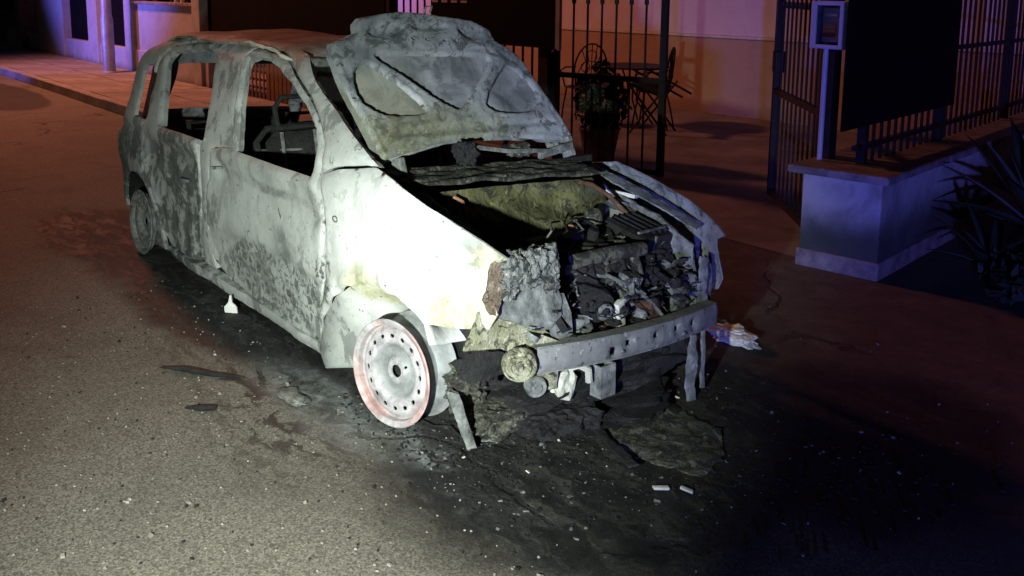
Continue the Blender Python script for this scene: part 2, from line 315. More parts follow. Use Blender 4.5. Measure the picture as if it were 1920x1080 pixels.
class MB:
    """collects solids; build() links them as one mesh object"""
    def __init__(s): s.v = []; s.f = []
    def add(s, vs, fs):
        k = len(s.v); s.v += [tuple(v) for v in vs]; s.f += [tuple(i+k for i in f) for f in fs]; return s
    def box(s, c, d, rot=None, bev=0.0, jit=0.0):
        hx, hy, hz = d[0]/2, d[1]/2, d[2]/2; mtx = rot or Matrix.Identity(3)
        b = min(bev, hx*.9, hy*.9, hz*.9)
        pts = []
        if b <= 0:
            for sx in (-1, 1):
                for sy in (-1, 1):
                    for sz in (-1, 1): pts.append(Vector((sx*hx, sy*hy, sz*hz)))
            fs = [(0, 1, 3, 2), (4, 6, 7, 5), (0, 4, 5, 1), (2, 3, 7, 6), (0, 2, 6, 4), (1, 5, 7, 3)]
        else:
            bm = bmesh.new(); bmesh.ops.create_cube(bm, size=1.0)
            for v in bm.verts: v.co = Vector((v.co.x*2*hx, v.co.y*2*hy, v.co.z*2*hz))
            bmesh.ops.bevel(bm, geom=bm.edges[:], offset=b, segments=2, affect='EDGES', profile=0.6)
            bm.verts.index_update(); pts = [v.co.copy() for v in bm.verts]; fs = [tuple(v.index for v in f.verts) for f in bm.faces]; bm.free()
        out = []
        for p in pts:
            q = mtx @ p
            if jit: q = q + Vector((nz(q, 23, jit), nz(q, 23, jit, 9), nz(q, 23, jit, 17)))
            out.append(Vector(c)+q)
        return s.add(out, fs)
    def tube(s, pts, r, n=7, cap=True, rr=None):
        pts = [Vector(p) for p in pts]; N = len(pts); vs = []; fs = []
        up = Vector((0, 0, 1)); prev = None
        for i, p in enumerate(pts):
            t = (pts[min(i+1, N-1)]-pts[max(i-1, 0)]).normalized()
            if prev is None:
                a = t.cross(up) if abs(t.z) < 0.95 else t.cross(Vector((1, 0, 0)))
            else: a = prev - t*prev.dot(t)
            a.normalize(); prev = a; b = t.cross(a); rad = rr[i] if rr else r
            for k in range(n):
                an = 2*math.pi*k/n; vs.append(p + a*math.cos(an)*rad + b*math.sin(an)*rad)
        for i in range(N-1):
            for k in range(n):
                fs.append((i*n+k, i*n+(k+1) % n, (i+1)*n+(k+1) % n, (i+1)*n+k))
        if cap: fs.append(tuple(range(n))[::-1]); fs.append(tuple((N-1)*n+k for k in range(n)))
        return s.add(vs, fs)
    def lathe(s, prof, n=32, axis='Y', c=(0, 0, 0), mtx=None):
        """prof: (radius, along axis)"""
        vs = []; fs = []
        for (r, h) in prof:
            for k in range(n):
                a = 2*math.pi*k/n; x, z = r*math.cos(a), r*math.sin(a)
                p = Vector((x, h, z)) if axis == 'Y' else (Vector((x, z, h)) if axis == 'Z' else Vector((h, x, z)))
                vs.append(Vector(c) + ((mtx @ p) if mtx else p))
        for i in range(len(prof)-1):
            for k in range(n): fs.append((i*n+k, i*n+(k+1) % n, (i+1)*n+(k+1) % n, (i+1)*n+k))
        return s.add(vs, fs)
    def build(s, name, mat, parent=None, smooth=False):
        o = mk(name, s.v, s.f, mat, parent)
        if smooth:
            o.data.polygons.foreach_set('use_smooth', [True]*len(o.data.polygons)); o.data.set_sharp_from_angle(angle=R(38))
        return o

def inside(poly, px, py):
    c = np.zeros(px.shape, bool); n = len(poly)
    for i in range(n):
        x1, y1 = poly[i]; x2, y2 = poly[(i+1) % n]
        if y1 == y2: continue
        cond = (y1 > py) != (y2 > py)
        c ^= cond & (px < (x2-x1)*(py-y1)/(y2-y1)+x1)
    return c
def pdist(poly, px, py):
    d = np.full(px.shape, 1e9); n = len(poly)
    for i in range(n):
        x1, y1 = poly[i]; x2, y2 = poly[(i+1) % n]; dx, dy = x2-x1, y2-y1; L = dx*dx+dy*dy
        if L < 1e-14: continue
        t = np.clip(((px-x1)*dx+(py-y1)*dy)/L, 0, 1)
        d = np.minimum(d, np.hypot(px-x1-t*dx, py-y1-t*dy))
    return d
def dens(poly, res, closed=True):
    out = []; n = len(poly)
    for i in range(n):
        a = poly[i]; b = poly[(i+1) % n]; L = math.hypot(b[0]-a[0], b[1]-a[1]); k = max(1, int(round(L/res)))
        for j in range(k): out.append((a[0]+(b[0]-a[0])*j/k, a[1]+(b[1]-a[1])*j/k))
    return out
def smoothpoly(p, it=2):
    for _ in range(it):
        q = []
        for i in range(len(p)):
            a, b = p[i], p[(i+1) % len(p)]
            q += [(a[0]*.75+b[0]*.25, a[1]*.75+b[1]*.25), (a[0]*.25+b[0]*.75, a[1]*.25+b[1]*.75)]
        p = q
    return p

def panel(name, outline, holes, mapf, mat, parent, res=0.03, thick=0.012, edge=0.02, inset=0.006, ragged=0.0, flip=False, plain=()):
    """a sheet of real thickness: 2-D outline with holes, triangulated, mapped by mapf(u, v, d) with d the distance to the rim"""
    loops = [dens(outline, res)] + [dens(h, res) for h in holes]; nh = len(loops); loops += [list(h) for h in plain]
    if ragged:
        for L in loops:
            for i, p in enumerate(L):
                L[i] = (p[0]+nz((p[0], p[1], 1), 45, ragged), p[1]+nz((p[0], p[1], 5), 45, ragged))
    pts = []; edges = []
    for L in loops:
        k = len(pts); pts += L; edges += [(k+i, k+(i+1) % len(L)) for i in range(len(L))]
    xs = [p[0] for p in loops[0]]; yy = [p[1] for p in loops[0]]
    gx, gy = np.meshgrid(np.arange(min(xs), max(xs), res), np.arange(min(yy), max(yy), res))
    gx = gx.ravel(); gy = gy.ravel().copy(); gx = gx + (np.round(gy/res) % 2)*res*0.5
    ok = inside(loops[0], gx, gy)
    dd = pdist(loops[0], gx, gy)
    for h in loops[1:]:
        ok &= ~inside(h, gx, gy); dd = np.minimum(dd, pdist(h, gx, gy))
    ok &= dd > res*0.45
    pts += list(zip(gx[ok].tolist(), gy[ok].tolist()))
    V, _, F, *_ = delaunay_2d_cdt([Vector(p) for p in pts], edges, [], 0, 1e-6)
    va = np.array([(v[0], v[1]) for v in V]); fa = np.array([f for f in F if len(f) == 3])
    ce = va[fa].mean(axis=1); keep = inside(loops[0], ce[:, 0], ce[:, 1])
    for h in loops[1:]: keep &= ~inside(h, ce[:, 0], ce[:, 1])
    fa = fa[keep]
    if flip: fa = fa[:, ::-1]
    D = pdist(loops[0], va[:, 0], va[:, 1])
    for h in loops[1:nh]: D = np.minimum(D, pdist(h, va[:, 0], va[:, 1]))
    top = [Vector(mapf(float(u), float(v), float(d))) for (u, v), d in zip(va, D)]
    nrm = [Vector((0, 0, 0)) for _ in top]
    for a, b, c in fa:
        n = (top[b]-top[a]).cross(top[c]-top[a])
        for i in (a, b, c): nrm[i] += n
    for n in nrm: n.normalize()
    n0 = len(top); verts = []
    for p, n, d in zip(top, nrm, D):
        verts.append(p - n*(inset*max(0.0, 1-d/edge)**2 if edge > 0 else 0))
    verts += [v - n*thick for v, n in zip(verts[:n0], nrm)]
    faces = [tuple(int(i) for i in f) for f in fa] + [tuple(int(i)+n0 for i in f[::-1]) for f in fa]
    cnt = {}
    for f in fa:
        for i in range(3):
            e = (int(f[i]), int(f[(i+1) % 3])); cnt[e] = 1
    rim = [e for e in cnt if (e[1], e[0]) not in cnt]
    for a, b in rim:
        k = len(verts); verts += [verts[a].copy(), verts[b].copy(), verts[b+n0].copy(), verts[a+n0].copy()]
        faces.append((k+1, k, k+3, k+2))
    o = mk(name, verts, faces, mat, parent, smooth=True)
    return o

def crumple(name, c, d, mat, parent=None, sub=3, amp=0.25, seed=0.0, rot=None):
    """a lump of burnt, melted stuff"""
    bm = bmesh.new(); bmesh.ops.create_icosphere(bm, subdivisions=sub, radius=1.0)
    vs = []
    for v in bm.verts:
        p = v.co.copy(); k = 1 + amp*mnoise.noise(p*1.7+Vector((seed, 3, 1))) + amp*.7*mnoise.noise(p*4.5+Vector((seed, 0, 7))) + amp*.35*mnoise.noise(p*11+Vector((seed, 1, 2))) + (amp*.25*mnoise.noise(p*25+Vector((seed, 4, 2))) if sub > 3 else 0)
        p = Vector((max(-.8, min(.8, p.x)), max(-.8, min(.8, p.y)), max(-.8, min(.8, p.z))))*1.2*k
        p = Vector((p.x*d[0]/2, p.y*d[1]/2, p.z*d[2]/2))
        if rot: p = rot @ p
        vs.append(Vector(c)+p)
    bm.verts.index_update(); fs = [tuple(v.index for v in f.verts) for f in bm.faces]; bm.free()
    if name is None: return vs, fs
    return mk(name, vs, fs, mat, parent, smooth=False)

def rotm(ax, ay, az):
    return (Matrix.Rotation(R(az), 3, 'Z') @ Matrix.Rotation(R(ay), 3, 'Y') @ Matrix.Rotation(R(ax), 3, 'X'))

# ================================================================ the setting
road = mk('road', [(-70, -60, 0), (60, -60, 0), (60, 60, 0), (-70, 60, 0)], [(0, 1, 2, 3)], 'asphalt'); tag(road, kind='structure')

pav = MB().box((-14.2, 2.10, 0.05), (19.6, 1.60, 0.10)).build('pavement', 'pave'); tag(pav, kind='structure')
ks = MB().box((0, 0, 0.066), (0.985, 0.14, 0.132), bev=0.012).build('kerb_stone', 'kerb', pav); ks.location = (-23.4, 1.22, 0)
for i in range(1, 19): inst(ks, 'kerb_stone', pav, (-23.4+i, 1.22 + rnd.uniform(-.006, .006), rnd.uniform(-.004, .004)))
sl = MB().box((0, 0, 0.112), (1.58, 0.76, 0.03), bev=0.006).build('paving_slab', 'pave', pav); sl.location = (-23.0, 1.69, 0)
first = True
for i in range(12):
    for j in range(2):
        if first: first = False; continue
        inst(sl, 'paving_slab', pav, (-23.0+i*1.6 + (0.5 if j else 0), 1.69+j*0.78, rnd.uniform(-.003, .004)), (rnd.uniform(-.003, .003), rnd.uniform(-.003, .003), 0))

court = mk('courtyard', [(-16, 2.75, 0.004), (-0.05, 2.35, 0.004), (0.0, 7.4, 0.004), (-16, 7.4, 0.004)], [(0, 1, 2, 3)], 'court'); tag(court, kind='structure')

# house behind the courtyard
house = empty('house', (-6, 7.4, 0)); tag(house, 'house wall with pinkish upper render above a brownish lower band', 'house')
H0 = (-6, 7.4, 0)
def part(mb, name, mat, parent, org=(0, 0, 0), smooth=False):
    mb.v = [(v[0]-org[0], v[1]-org[1], v[2]-org[2]) for v in mb.v]
    return mb.build(name, mat, parent, smooth)
part(MB().box((-5, 7.60, 2.72), (22, 0.36, 3.36)), 'upper_wall', 'housew', house, H0)
part(MB().box((-5, 7.59, 0.50), (22, 0.40, 1.00)), 'lower_wall', 'dado', house, H0)
part(MB().box((-5, 7.58, 1.02), (22.02, 0.42, 0.035), bev=0.008), 'trim_band', 'trim', house, H0)

# ---- right-hand boundary wall, running back from the street
WA = R(97.0); wdir = Vector((math.cos(WA), math.sin(WA), 0)); wn_ = Vector((wdir.y, -wdir.x, 0))
RW = empty('boundary_wall', (0.24, 2.30, 0), WA - R(90)); tag(RW, 'low grimy white plastered wall with stone coping beside the open gate', 'wall')
# local frame: x across (towards the street side of the plot, 0 = outer face), y along
def lbox(x0, x1, y0, y1, z0, z1, bev=0.0, jit=0.0):
    return MB().box(((x0+x1)/2, (y0+y1)/2, (z0+z1)/2), (x1-x0, y1-y0, z1-z0), bev=bev, jit=jit)
def panelbox(name, mat, parent, x0, x1, y0, y1, z0, z1): return lbox(x0, x1, y0, y1, z0, z1, 0.01).build(name, mat, parent)
panelbox('wall_body', 'plaster', RW, -0.46, 0.0, 0.0, 7.5, 0.0, 0.555)
panelbox('plinth', 'coping', RW, -0.475, 0.012, -0.012, 7.4, 0.0, 0.105)
cs = lbox(-0.53, 0.055, -0.065, 0.935, 0.557, 0.603, 0.012).build('coping_stone', 'coping', RW)
for i in range(1, 7): inst(cs, 'coping_stone', RW, (rnd.uniform(-.004, .004), i*1.006, rnd.uniform(-.003, .003)))

RF = empty('wall_railing', tuple(Vector((0.24, 2.30, 0.604)) + wdir*0.0 - wn_*0.23), WA - R(90)); tag(RF, 'dark iron railing with a black sheet standing on the right boundary wall', 'railing')
bar = MB().box((0, 0, 0.85), (0.016, 0.016, 1.70)).build('bar', 'iron', RF); bar.location = (0, 0.30, 0)
y = 0.30
while y < 6.6:
    y += 0.115; inst(bar, 'bar', RF, (rnd.uniform(-.002, .002), y, 0))
MB().box((0, 3.5, 0.10), (0.035, 6.7, 0.03)).build('bottom_rail', 'iron', RF)
MB().box((0, 3.5, 0.62), (0.030, 6.7, 0.03)).build('middle_rail', 'iron', RF)
MB().box((0, 3.5, 1.62), (0.035, 6.7, 0.03)).build('top_rail', 'iron', RF)
MB().box((0.03, 0.80, 0.98), (0.012, 1.84, 1.5)).build('black_sheet', 'black', RF)
for yy in (0.26, 1.55, 3.10, 4.6): MB().box((0, yy, 0.88), (0.05, 0.05, 1.76)).build('post', 'iron', RF)

# ---- gate
def gate(name, hinge, end, label, n, h=2.05, lock=True, finial=1.50):
    hv = Vector(hinge); ev = Vector(end); L = (ev-hv).length; an = math.atan2(ev.y-hv.y, ev.x-hv.x)
    g = empty(name, (hv.x, hv.y, 0), an); tag(g, label, 'gate', 'iron leaves of the courtyard gate')
    MB().box((0.03, 0, 0.06+h/2), (0.055, 0.045, h)).build('hinge_stile', 'iron', g)
    MB().box((L-0.03, 0, 0.06+h/2), (0.055, 0.045, h)).build('closing_stile', 'iron', g)
    for z, nm in ((0.09, 'bottom_rail'), (0.86, 'middle_rail'), (h+0.03, 'top_rail')):
        MB().box((L/2, 0.003, z), (L-0.12, 0.035, 0.045)).build(nm, 'iron', g)
    b0 = None
    for i in range(n):
        x = 0.06 + (L-0.12)*(i+1)/(n+1)
        if b0 is None:
            m = MB().box((0, 0, 0.06+h/2), (0.014, 0.014, h-0.05))
            m.lathe([(0.0, finial-.028), (0.017, finial-.02), (0.02, finial), (0.017, finial+.02), (0.0, finial+.028)], 8, 'Z')
            b0 = m.build('bar', 'iron', g); b0.location = (x, 0, 0)
        else: inst(b0, 'bar', g, (x, 0, 0))
    if lock: MB().box((L-0.05, -0.005, 1.08), (0.11, 0.07, 0.16), bev=0.008).build('lock_case', 'iron', g)
    return g
gate('iron_gate_leaf', (-0.33, 2.60), (-1.30, 3.53), 'open iron gate leaf hinged beside the white boundary wall', 9)
gate('iron_gate_leaf', (-3.26, 3.06), (-2.22, 3.36), 'iron gate leaf behind the raised hood, nearer the house chairs', 6, lock=False)
gp = MB().box((-0.26, 2.545, 1.05), (0.085, 0.085, 2.1), bev=0.006).build('gate_post', 'iron'); tag(gp, 'dark square iron post the right gate leaf hangs on', 'post', 'gate posts')
gp2 = MB().box((-3.32, 3.04, 1.02), (0.13, 0.11, 2.04), bev=0.006).build('gate_post', 'iron'); tag(gp2, 'dark iron post behind the raised hood under the black sheet', 'post', 'gate posts')

# meter box on its conduit
mbx = empty('meter_box', (-0.19, 2.44, 0.604), R(-6)); tag(mbx, 'grey plastic meter box with a glazed window on a pale conduit by the gate', 'meter box')
MB().tube([(-0.05, 0.0, 0), (-0.05, 0.0, 0.70)], 0.016, 10).build('conduit', 'plastic', mbx, True)
bb = MB(); bb.box((0.0, 0.045, 0.80), (0.25, 0.02, 0.275), bev=0.006)
for sx in (-1, 1): bb.box((sx*0.113, -0.01, 0.80), (0.024, 0.10, 0.275), bev=0.004)
bb.box((0, -0.01, 0.926), (0.20, 0.098, 0.022)).box((0, -0.01, 0.674), (0.20, 0.098, 0.022))
bb.build('housing', 'plastic', mbx)
MB().box((0.0, -0.052, 0.80), (0.195, 0.004, 0.225)).build('window_pane', 'glass', mbx)
fr = MB()
for sx in (-1, 1): fr.box((sx*0.090, -0.064, 0.80), (0.022, 0.012, 0.262), bev=0.003)
fr.box((0, -0.064, 0.922), (0.155, 0.012, 0.018)).box((0, -0.064, 0.678), (0.155, 0.012, 0.018)); fr.build('door_frame', 'plastic', mbx)
MB().box((-0.005, 0.0, 0.80), (0.12, 0.06, 0.20), bev=0.006).build('meter', 'plastic', mbx)
MB().box((-0.005, -0.036, 0.858), (0.085, 0.004, 0.018)).build('dial', 'label_w', mbx)
MB().box((-0.01, -0.036, 0.795), (0.085, 0.004, 0.020)).build('painted_glint', 'glint_o', mbx)  # orange and red plates stand for street light reflected in the pane
MB().box((-0.01, -0.036, 0.768), (0.088, 0.004, 0.014)).build('painted_glint', 'glint_o', mbx)
MB().box((-0.01, -0.036, 0.742), (0.085, 0.004, 0.024)).build('painted_glint', 'glint_r', mbx)

# ---- garden fence behind the car
gf = empty('garden_fence', (-6.6, 3.0, 0)); G0 = (-6.6, 3.0, 0); tag(gf, 'low wall with thin iron bars and black sheeting behind the car', 'fence')
part(MB().box((-5.6, 3.02, 0.14), (4.3, 0.20, 0.28), bev=0.01), 'low_wall', 'plaster2', gf, G0)
fb = part(MB().box((-7.66, 3.02, 1.1), (0.016, 0.016, 1.64)), 'bar', 'iron', gf, (-7.66, 3.02, 0)); fb.location = (-1.06, 0.02, 0)
for i in range(1, 34): inst(fb, 'bar', gf, (-1.06+i*0.13, 0.02, 0))
for z, nm in ((0.36, 'bottom_rail'), (1.90, 'top_rail')): part(MB().box((-5.6, 3.02, z), (4.3, 0.03, 0.04)), nm, 'iron', gf, G0)
for (x0, x1, z0, z1) in ((-10.7, -5.85, 0.88, 2.3), (-4.96, -3.12, 1.09, 2.3)):
    part(MB().box(((x0+x1)/2, 2.955, (z0+z1)/2), (x1-x0, 0.012, z1-z0)), 'black_sheet', 'black', gf, G0)
for i in range(4): part(MB().box((-4.90+i*0.16, 2.946, 1.475), (0.10, 0.006, 0.022)), 'pale_clip', 'label_w', gf, G0)
part(MB().box((-6.75, 2.96, .62), (1.75, .012, .70)), 'black_sheet', 'black', gf, G0)
part(MB().box((-3.085, 2.95, 1.7), (0.05, 0.03, 1.24)), 'edge_batten', 'trim', gf, G0)
part(MB().tube([(-3.10, 2.94, 1.085), (-3.10, 2.90, 1.07), (-3.05, 2.88, 1.08)], 0.012, 6), 'bracket', 'iron', gf, G0)
for x in (-10.75, -7.75, -5.8): part(MB().box((x, 3.0, 1.15), (0.09, 0.09, 2.3), bev=.005), 'post', 'iron', gf, G0)

tr = empty('trellis', (-9.3, 2.97, 0)); T0 = (-9.3, 2.97, 0); tag(tr, 'square wooden lattice seen through the front side window', 'trellis')
s0 = MB().box((0, 0, 0.45), (0.035, 0.012, 0.74)).build('lattice_strip', 'wood', tr); s0.location = (-0.36, 0, 0)
for i in range(1, 7): inst(s0, 'lattice_strip', tr, (-0.36+i*0.12, 0, 0))
s1 = MB().box((0, 0.013, 0), (0.80, 0.012, 0.035)).build('lattice_strip', 'wood', tr); s1.location = (0, 0, 0.13)
for i in range(1, 7): inst(s1, 'lattice_strip', tr, (0, 0, 0.13+i*0.11))
sf = empty('slat_fence', (-8.3, 2.97, 0)); tag(sf, 'upright wooden boards seen through the front side window', 'fence')
s2 = MB().box((0, 0, 0.46), (0.10, 0.022, 0.84), bev=0.004).build('board', 'wood', sf); s2.location = (-0.50, 0, 0)
for i in range(1, 9): inst(s2, 'board', sf, (-0.50+i*0.125, rnd.uniform(-.004, .004), rnd.uniform(-.02, .02)))
MB().box((0, 0.025, 0.72), (1.1, 0.025, 0.06)).build('rail', 'wood', sf); MB().box((0, 0.025, 0.20), (1.1, 0.025, 0.06)).build('rail', 'wood', sf)

# ---- street wall on the far left
sw = empty('street_wall', (-16, 2.95, 0)); S0 = (-16, 2.95, 0); tag(sw, 'pale plastered street wall with square pillars on the far left', 'wall')
part(MB().box((-17.2, 2.98, 0.20), (13.2, 0.22, 0.62), bev=0.01), 'base_wall', 'plaster2', sw, S0)
for (x, w) in ((-19.3, 2.1), (-16.15, 0.60), (-14.05, 0.34), (-10.9, 0.3)):
    part(MB().box((x, 2.97, 1.1), (w, 0.30, 2.2), bev=0.012), 'pillar', 'plaster2', sw, S0)
part(MB().box((-12.45, 2.99, 0.905), (2.8, 0.18, 0.79)), 'infill_wall', 'plaster2', sw, S0)
part(MB().box((-12.45, 2.98, 1.325), (2.84, 0.26, 0.045), bev=.008), 'coping', 'coping', sw, S0)
for (x0, x1, z0) in ((-18.22, -16.48, 0.52), (-15.83, -14.24, 0.52)):
    part(MB().box(((x0+x1)/2, 3.0, 1.3), (x1-x0, 0.04, 1.56)), 'metal_panel', 'black', sw, S0)
for i, x in enumerate((-11.75, -11.5)):
    part(MB().box((x, 2.86, 1.72), (0.05, 0.05, 0.72)), 'thin_post', 'trim', sw, S0)
fp = MB().box((-21.7, 2.95, 0.66), (0.52, 0.5, 1.32), bev=0.02).box((-21.7, 2.95, 1.35), (0.60, 0.58, 0.06), bev=0.01).build('stone_pillar', 'coping'); tag(fp, 'dark weathered stone pillar at the far left end of the pavement', 'pillar')

# street lamp: pole in view, lantern above the frame
lp = empty('street_lamp', (-13.78, 2.40, 0.126)); tag(lp, 'galvanised street lamp pole on the pavement before the pale wall', 'street lamp')
MB().lathe([(0.13, 0), (0.13, 0.02), (0.105, 0.03), (0.10, 0.9), (0.085, 1.0), (0.06, 6.6)], 16, 'Z').build('pole', 'pole', lp, True)
MB().tube([(0, 0, 6.5), (0.1, -0.3, 6.75), (0.3, -1.0, 6.85), (0.4, -1.5, 6.82)], 0.035, 8).build('arm', 'pole', lp, True)
MB().box((0.44, -1.75, 6.82), (0.22, 0.55, 0.14), bev=0.03).build('lantern', 'pole', lp)
sod = lamp('sodium_lamp', 'SPOT', (-13.34, 0.65, 6.80), 2300, (1.0, 0.31, 0.18), 0.45, (-8.0, 3.0, 0.0), 162, 0.4)

# ---- garden furniture
def bistro_chair(loc, rz, label, cushion=True):
    c = empty('bistro_chair', loc, rz); tag(c, label, 'chair', 'wrought iron garden chairs')
    # seat ring and legs (local: back towards +y)
    ring = [(0.21*math.cos(a), 0.20*math.sin(a), 0.44) for a in [i*2*math.pi/20 for i in range(21)]]
    MB().tube(ring, 0.010, 6, False).build('seat_ring', 'iron', c)
    st = MB().lathe([(0.0, 0.452), (0.17, 0.452), (0.20, 0.446), (0.20, 0.438), (0.0, 0.436)], 20, 'Z').build('seat', 'cushion', c)
    if cushion: crumple('cushion', (0, 0, 0.49), (0.42, 0.40, 0.09), 'cushion', c, 2, 0.08, 4)
    for sx in (-1, 1):
        MB().tube([(sx*0.17, -0.12, 0.44), (sx*0.19, -0.17, 0.2), (sx*0.20, -0.20, 0)], 0.010, 6).build('leg', 'iron', c)
        MB().tube([(sx*0.17, 0.12, 0.44), (sx*0.19, 0.18, 0.2), (sx*0.20, 0.22, 0)], 0.010, 6).build('leg', 'iron', c)
        MB().tube([(sx*0.20, 0.17, 0.66), (sx*0.25, 0.0, 0.67), (sx*0.24, -0.15, 0.64), (sx*0.18, -0.14, 0.44)], 0.010, 6).build('arm', 'iron', c)
    arc = [(0.22*math.cos(a), 0.18+0.05*math.sin(a), 0.62+0.33*math.sin(a)) for a in [math.pi*i/18 for i in range(19)]]
    MB().tube([(0.18, 0.15, 0.44)]+arc+[(-0.18, 0.15, 0.44)], 0.011, 6).build('back_frame', 'iron', c)
    for k in range(5):
        x = -0.14+0.07*k; zt = 0.62+0.33*math.sqrt(max(0, 1-(x/0.22)**2))
        MB().tube([(x*0.7, 0.17, 0.46), (x*1.25, 0.20, 0.60), (x*0.6, 0.21, 0.74), (x, 0.22, zt)], 0.006, 5).build('back_scroll', 'iron', c)
    for k in range(3):
        cx, cz, rr = (-0.08, 0.66, .06), (0.08, 0.66, .06), (0, 0.80, .07)
        q = (cx, cz, rr)[k]
        MB().tube([(q[0]+q[2]*math.cos(a), 0.205, q[1]+q[2]*math.sin(a)) for a in [i*2*math.pi/14 for i in range(15)]], 0.006, 5, False).build('back_scroll', 'iron', c)
    return c
bistro_chair((-5.20, 5.35, 0.004), R(20), 'wrought iron chair left of the bistro table', False)
bistro_chair((-4.45, 5.75, 0.004), R(-60), 'wrought iron chair with black cushion right of the bistro table')
bt = empty('bistro_table', (-4.90, 5.85, 0.004)); tag(bt, 'round wrought iron bistro table in the courtyard', 'table')
MB().lathe([(0, 0.70), (0.46, 0.70), (0.47, 0.69), (0.46, 0.68), (0, 0.68)], 28, 'Z').build('table_top', 'iron', bt)
for k in range(4):
    a = k*math.pi/2+.4; ca, sa = math.cos(a), math.sin(a)
    MB().tube([(0.30*ca, 0.30*sa, 0.68), (0.10*ca, 0.10*sa, 0.48), (0.08*ca, 0.08*sa, 0.28), (0.30*ca, 0.30*sa, 0.0)], 0.012, 6).build('leg', 'iron', bt)
# a folded deck chair leaning behind the gate leaf
dc = empty('folding_chair', (-4.05, 5.55, 0.004), R(25)); tag(dc, 'half folded chair with slanting tubes beyond the gate leaf', 'chair')
for sy in (-0.2, 0.2):
    MB().tube([(-0.35, sy, 0.72), (0.22, sy, 0.44)], 0.013, 6).build('rail', 'iron', dc)
    MB().tube([(-0.40, sy, 0.55), (0.05, sy, 0.0)], 0.013, 6).build('leg', 'iron', dc)
    MB().tube([(0.05, sy, 0.58), (-0.38, sy, 0.0)], 0.013, 6).build('leg', 'iron', dc)
MB().box((-0.22, 0, 0.50), (0.36, 0.40, 0.03), rotm(0, 18, 0), .008).build('seat', 'cushion', dc)

def leafy(name, c, r, n, mat, parent, ls=0.06, seed=1):
    rg = random.Random(seed); vs = []; fs = []
    for _ in range(n):
        d = Vector((rg.gauss(0, 1), rg.gauss(0, 1), rg.gauss(0, 1))).normalized(); k = rg.uniform(0.35, 1.0)**0.5
        k *= 0.75 + 0.4*mnoise.noise(d*2.3+Vector((seed, 0, 0)))+0.15
        p = Vector((c[0]+d.x*r[0]*k, c[1]+d.y*r[1]*k, c[2]+d.z*r[2]*k))
        a = Vector((rg.gauss(0, 1), rg.gauss(0, 1), rg.gauss(0, 1))).normalized(); b = a.orthogonal().normalized(); L = ls*rg.uniform(.6, 1.4)
        k0 = len(vs); vs += [p-a*L, p+b*L*.38+a*L*.1, p+a*L, p-b*L*.38+a*L*.1]; fs.append((k0, k0+1, k0+2, k0+3))
    return mk(name, vs, fs, mat, parent)
pt = empty('potted_shrub', (-3.35, 3.75, 0.004)); tag(pt, 'dark potted shrub behind the raised hood in the gateway', 'plant')
MB().lathe([(0.0, 0), (0.14, 0), (0.19, 0.28), (0.205, 0.30), (0.19, 0.31), (0.17, 0.27), (0, 0.26)], 20, 'Z').build('pot', 'coping', pt, True)
MB().tube([(0, 0, 0.25), (0.02, 0.01, 0.5), (0, 0, 0.7)], 0.02, 6).build('stem', 'wood', pt)
leafy('foliage', (0, 0, 0.56), (0.27, 0.27, 0.36), 900, 'leaf', pt, 0.045, 5)

# hedge closing the dark background on the left
for i, (x, y_, rx, rz_) in enumerate(((-20.5, 5.2, 2.0, 2.2), (-16.5, 5.0, 2.2, 2.0))):
    h_ = empty('garden_bush', (x, y_, 0)); tag(h_, ('dark bush behind the far left end of the street wall', 'dark bush behind the street lamp and wall')[i], 'bush', 'bushes behind the street wall')
    leafy('foliage', (0, 0, 1.2), (rx, 1.0, 1.3), 1400, 'leafd', h_, 0.16, 11+i); MB().tube([(0, 0, 0), (0.05, 0, 1.2)], 0.07, 7).build('trunk', 'wood', h_)

# agave and creeping plant against the right wall
def blade(base, dirv, L, wd, bend, parent, name='leaf'):
    base = Vector(base); d = Vector(dirv).normalized(); side = d.cross(Vector((0, 0, 1))).normalized(); vs = []; fs = []; N = 7
    for i in range(N+1):
        t = i/N; p = base + d*L*t + Vector((0, 0, -bend*t*t)); w_ = wd*(0.65+0.9*t-1.55*t*t) if i < N else 0.002
        nrm = side.cross(d).normalized()
        vs += [p-side*w_/2 + nrm*w_*.16, p - nrm*0.012*(1-t), p+side*w_/2 + nrm*w_*.16, p + nrm*0.006*(1-t)]
    for i in range(N):
        for k in range(4): fs.append((i*4+k, i*4+(k+1) % 4, (i+1)*4+(k+1) % 4, (i+1)*4+k))
    fs.append((0, 1, 2, 3)); return mk(name, vs, fs, 'leaf', parent, True)
ag = empty('agave_plant', (0.72, 3.22, 0.0)); tag(ag, 'dark spiky agave growing against the right boundary wall', 'plant')
rg = random.Random(3)
for i in range(26):
    a = i*2.4; el = 0.25+1.0*(i/26); L = rg.uniform(0.45, 0.72)
    blade((0.05*math.cos(a), 0.05*math.sin(a), 0.20+0.006*i), (math.cos(a)*math.cos(el), math.sin(a)*math.cos(el), math.sin(el)), L, 0.15, L*0.28*(1.1-el*.7), ag)
MB().lathe([(0.10, 0), (0.09, 0.15), (0.07, 0.36), (0.0, 0.38)], 12, 'Z').build('trunk', 'wood', ag, True)
cr = empty('agave_plant', (0.62, 2.86, 0)); tag(cr, 'small dark agave at the foot of the right wall', 'plant')
for i in range(16):
    a = i*2.4+.5; el = 0.2+0.9*(i/16); L = rg.uniform(0.26, 0.40)
    blade((0.03*math.cos(a), 0.03*math.sin(a), 0.05+0.006*i), (math.cos(a)*math.cos(el), math.sin(a)*math.cos(el), math.sin(el)), L, 0.075, L*0.25*(1.1-el*.7), cr)
MB().lathe([(0.06, 0), (0.05, 0.08), (0.0, 0.12)], 10, 'Z').build('trunk', 'wood', cr, True)
cr2 = empty('trailing_shrub', (1.15, 2.75, 0)); tag(cr2, 'spreading dark shrub on the ground at the right picture edge', 'plant')
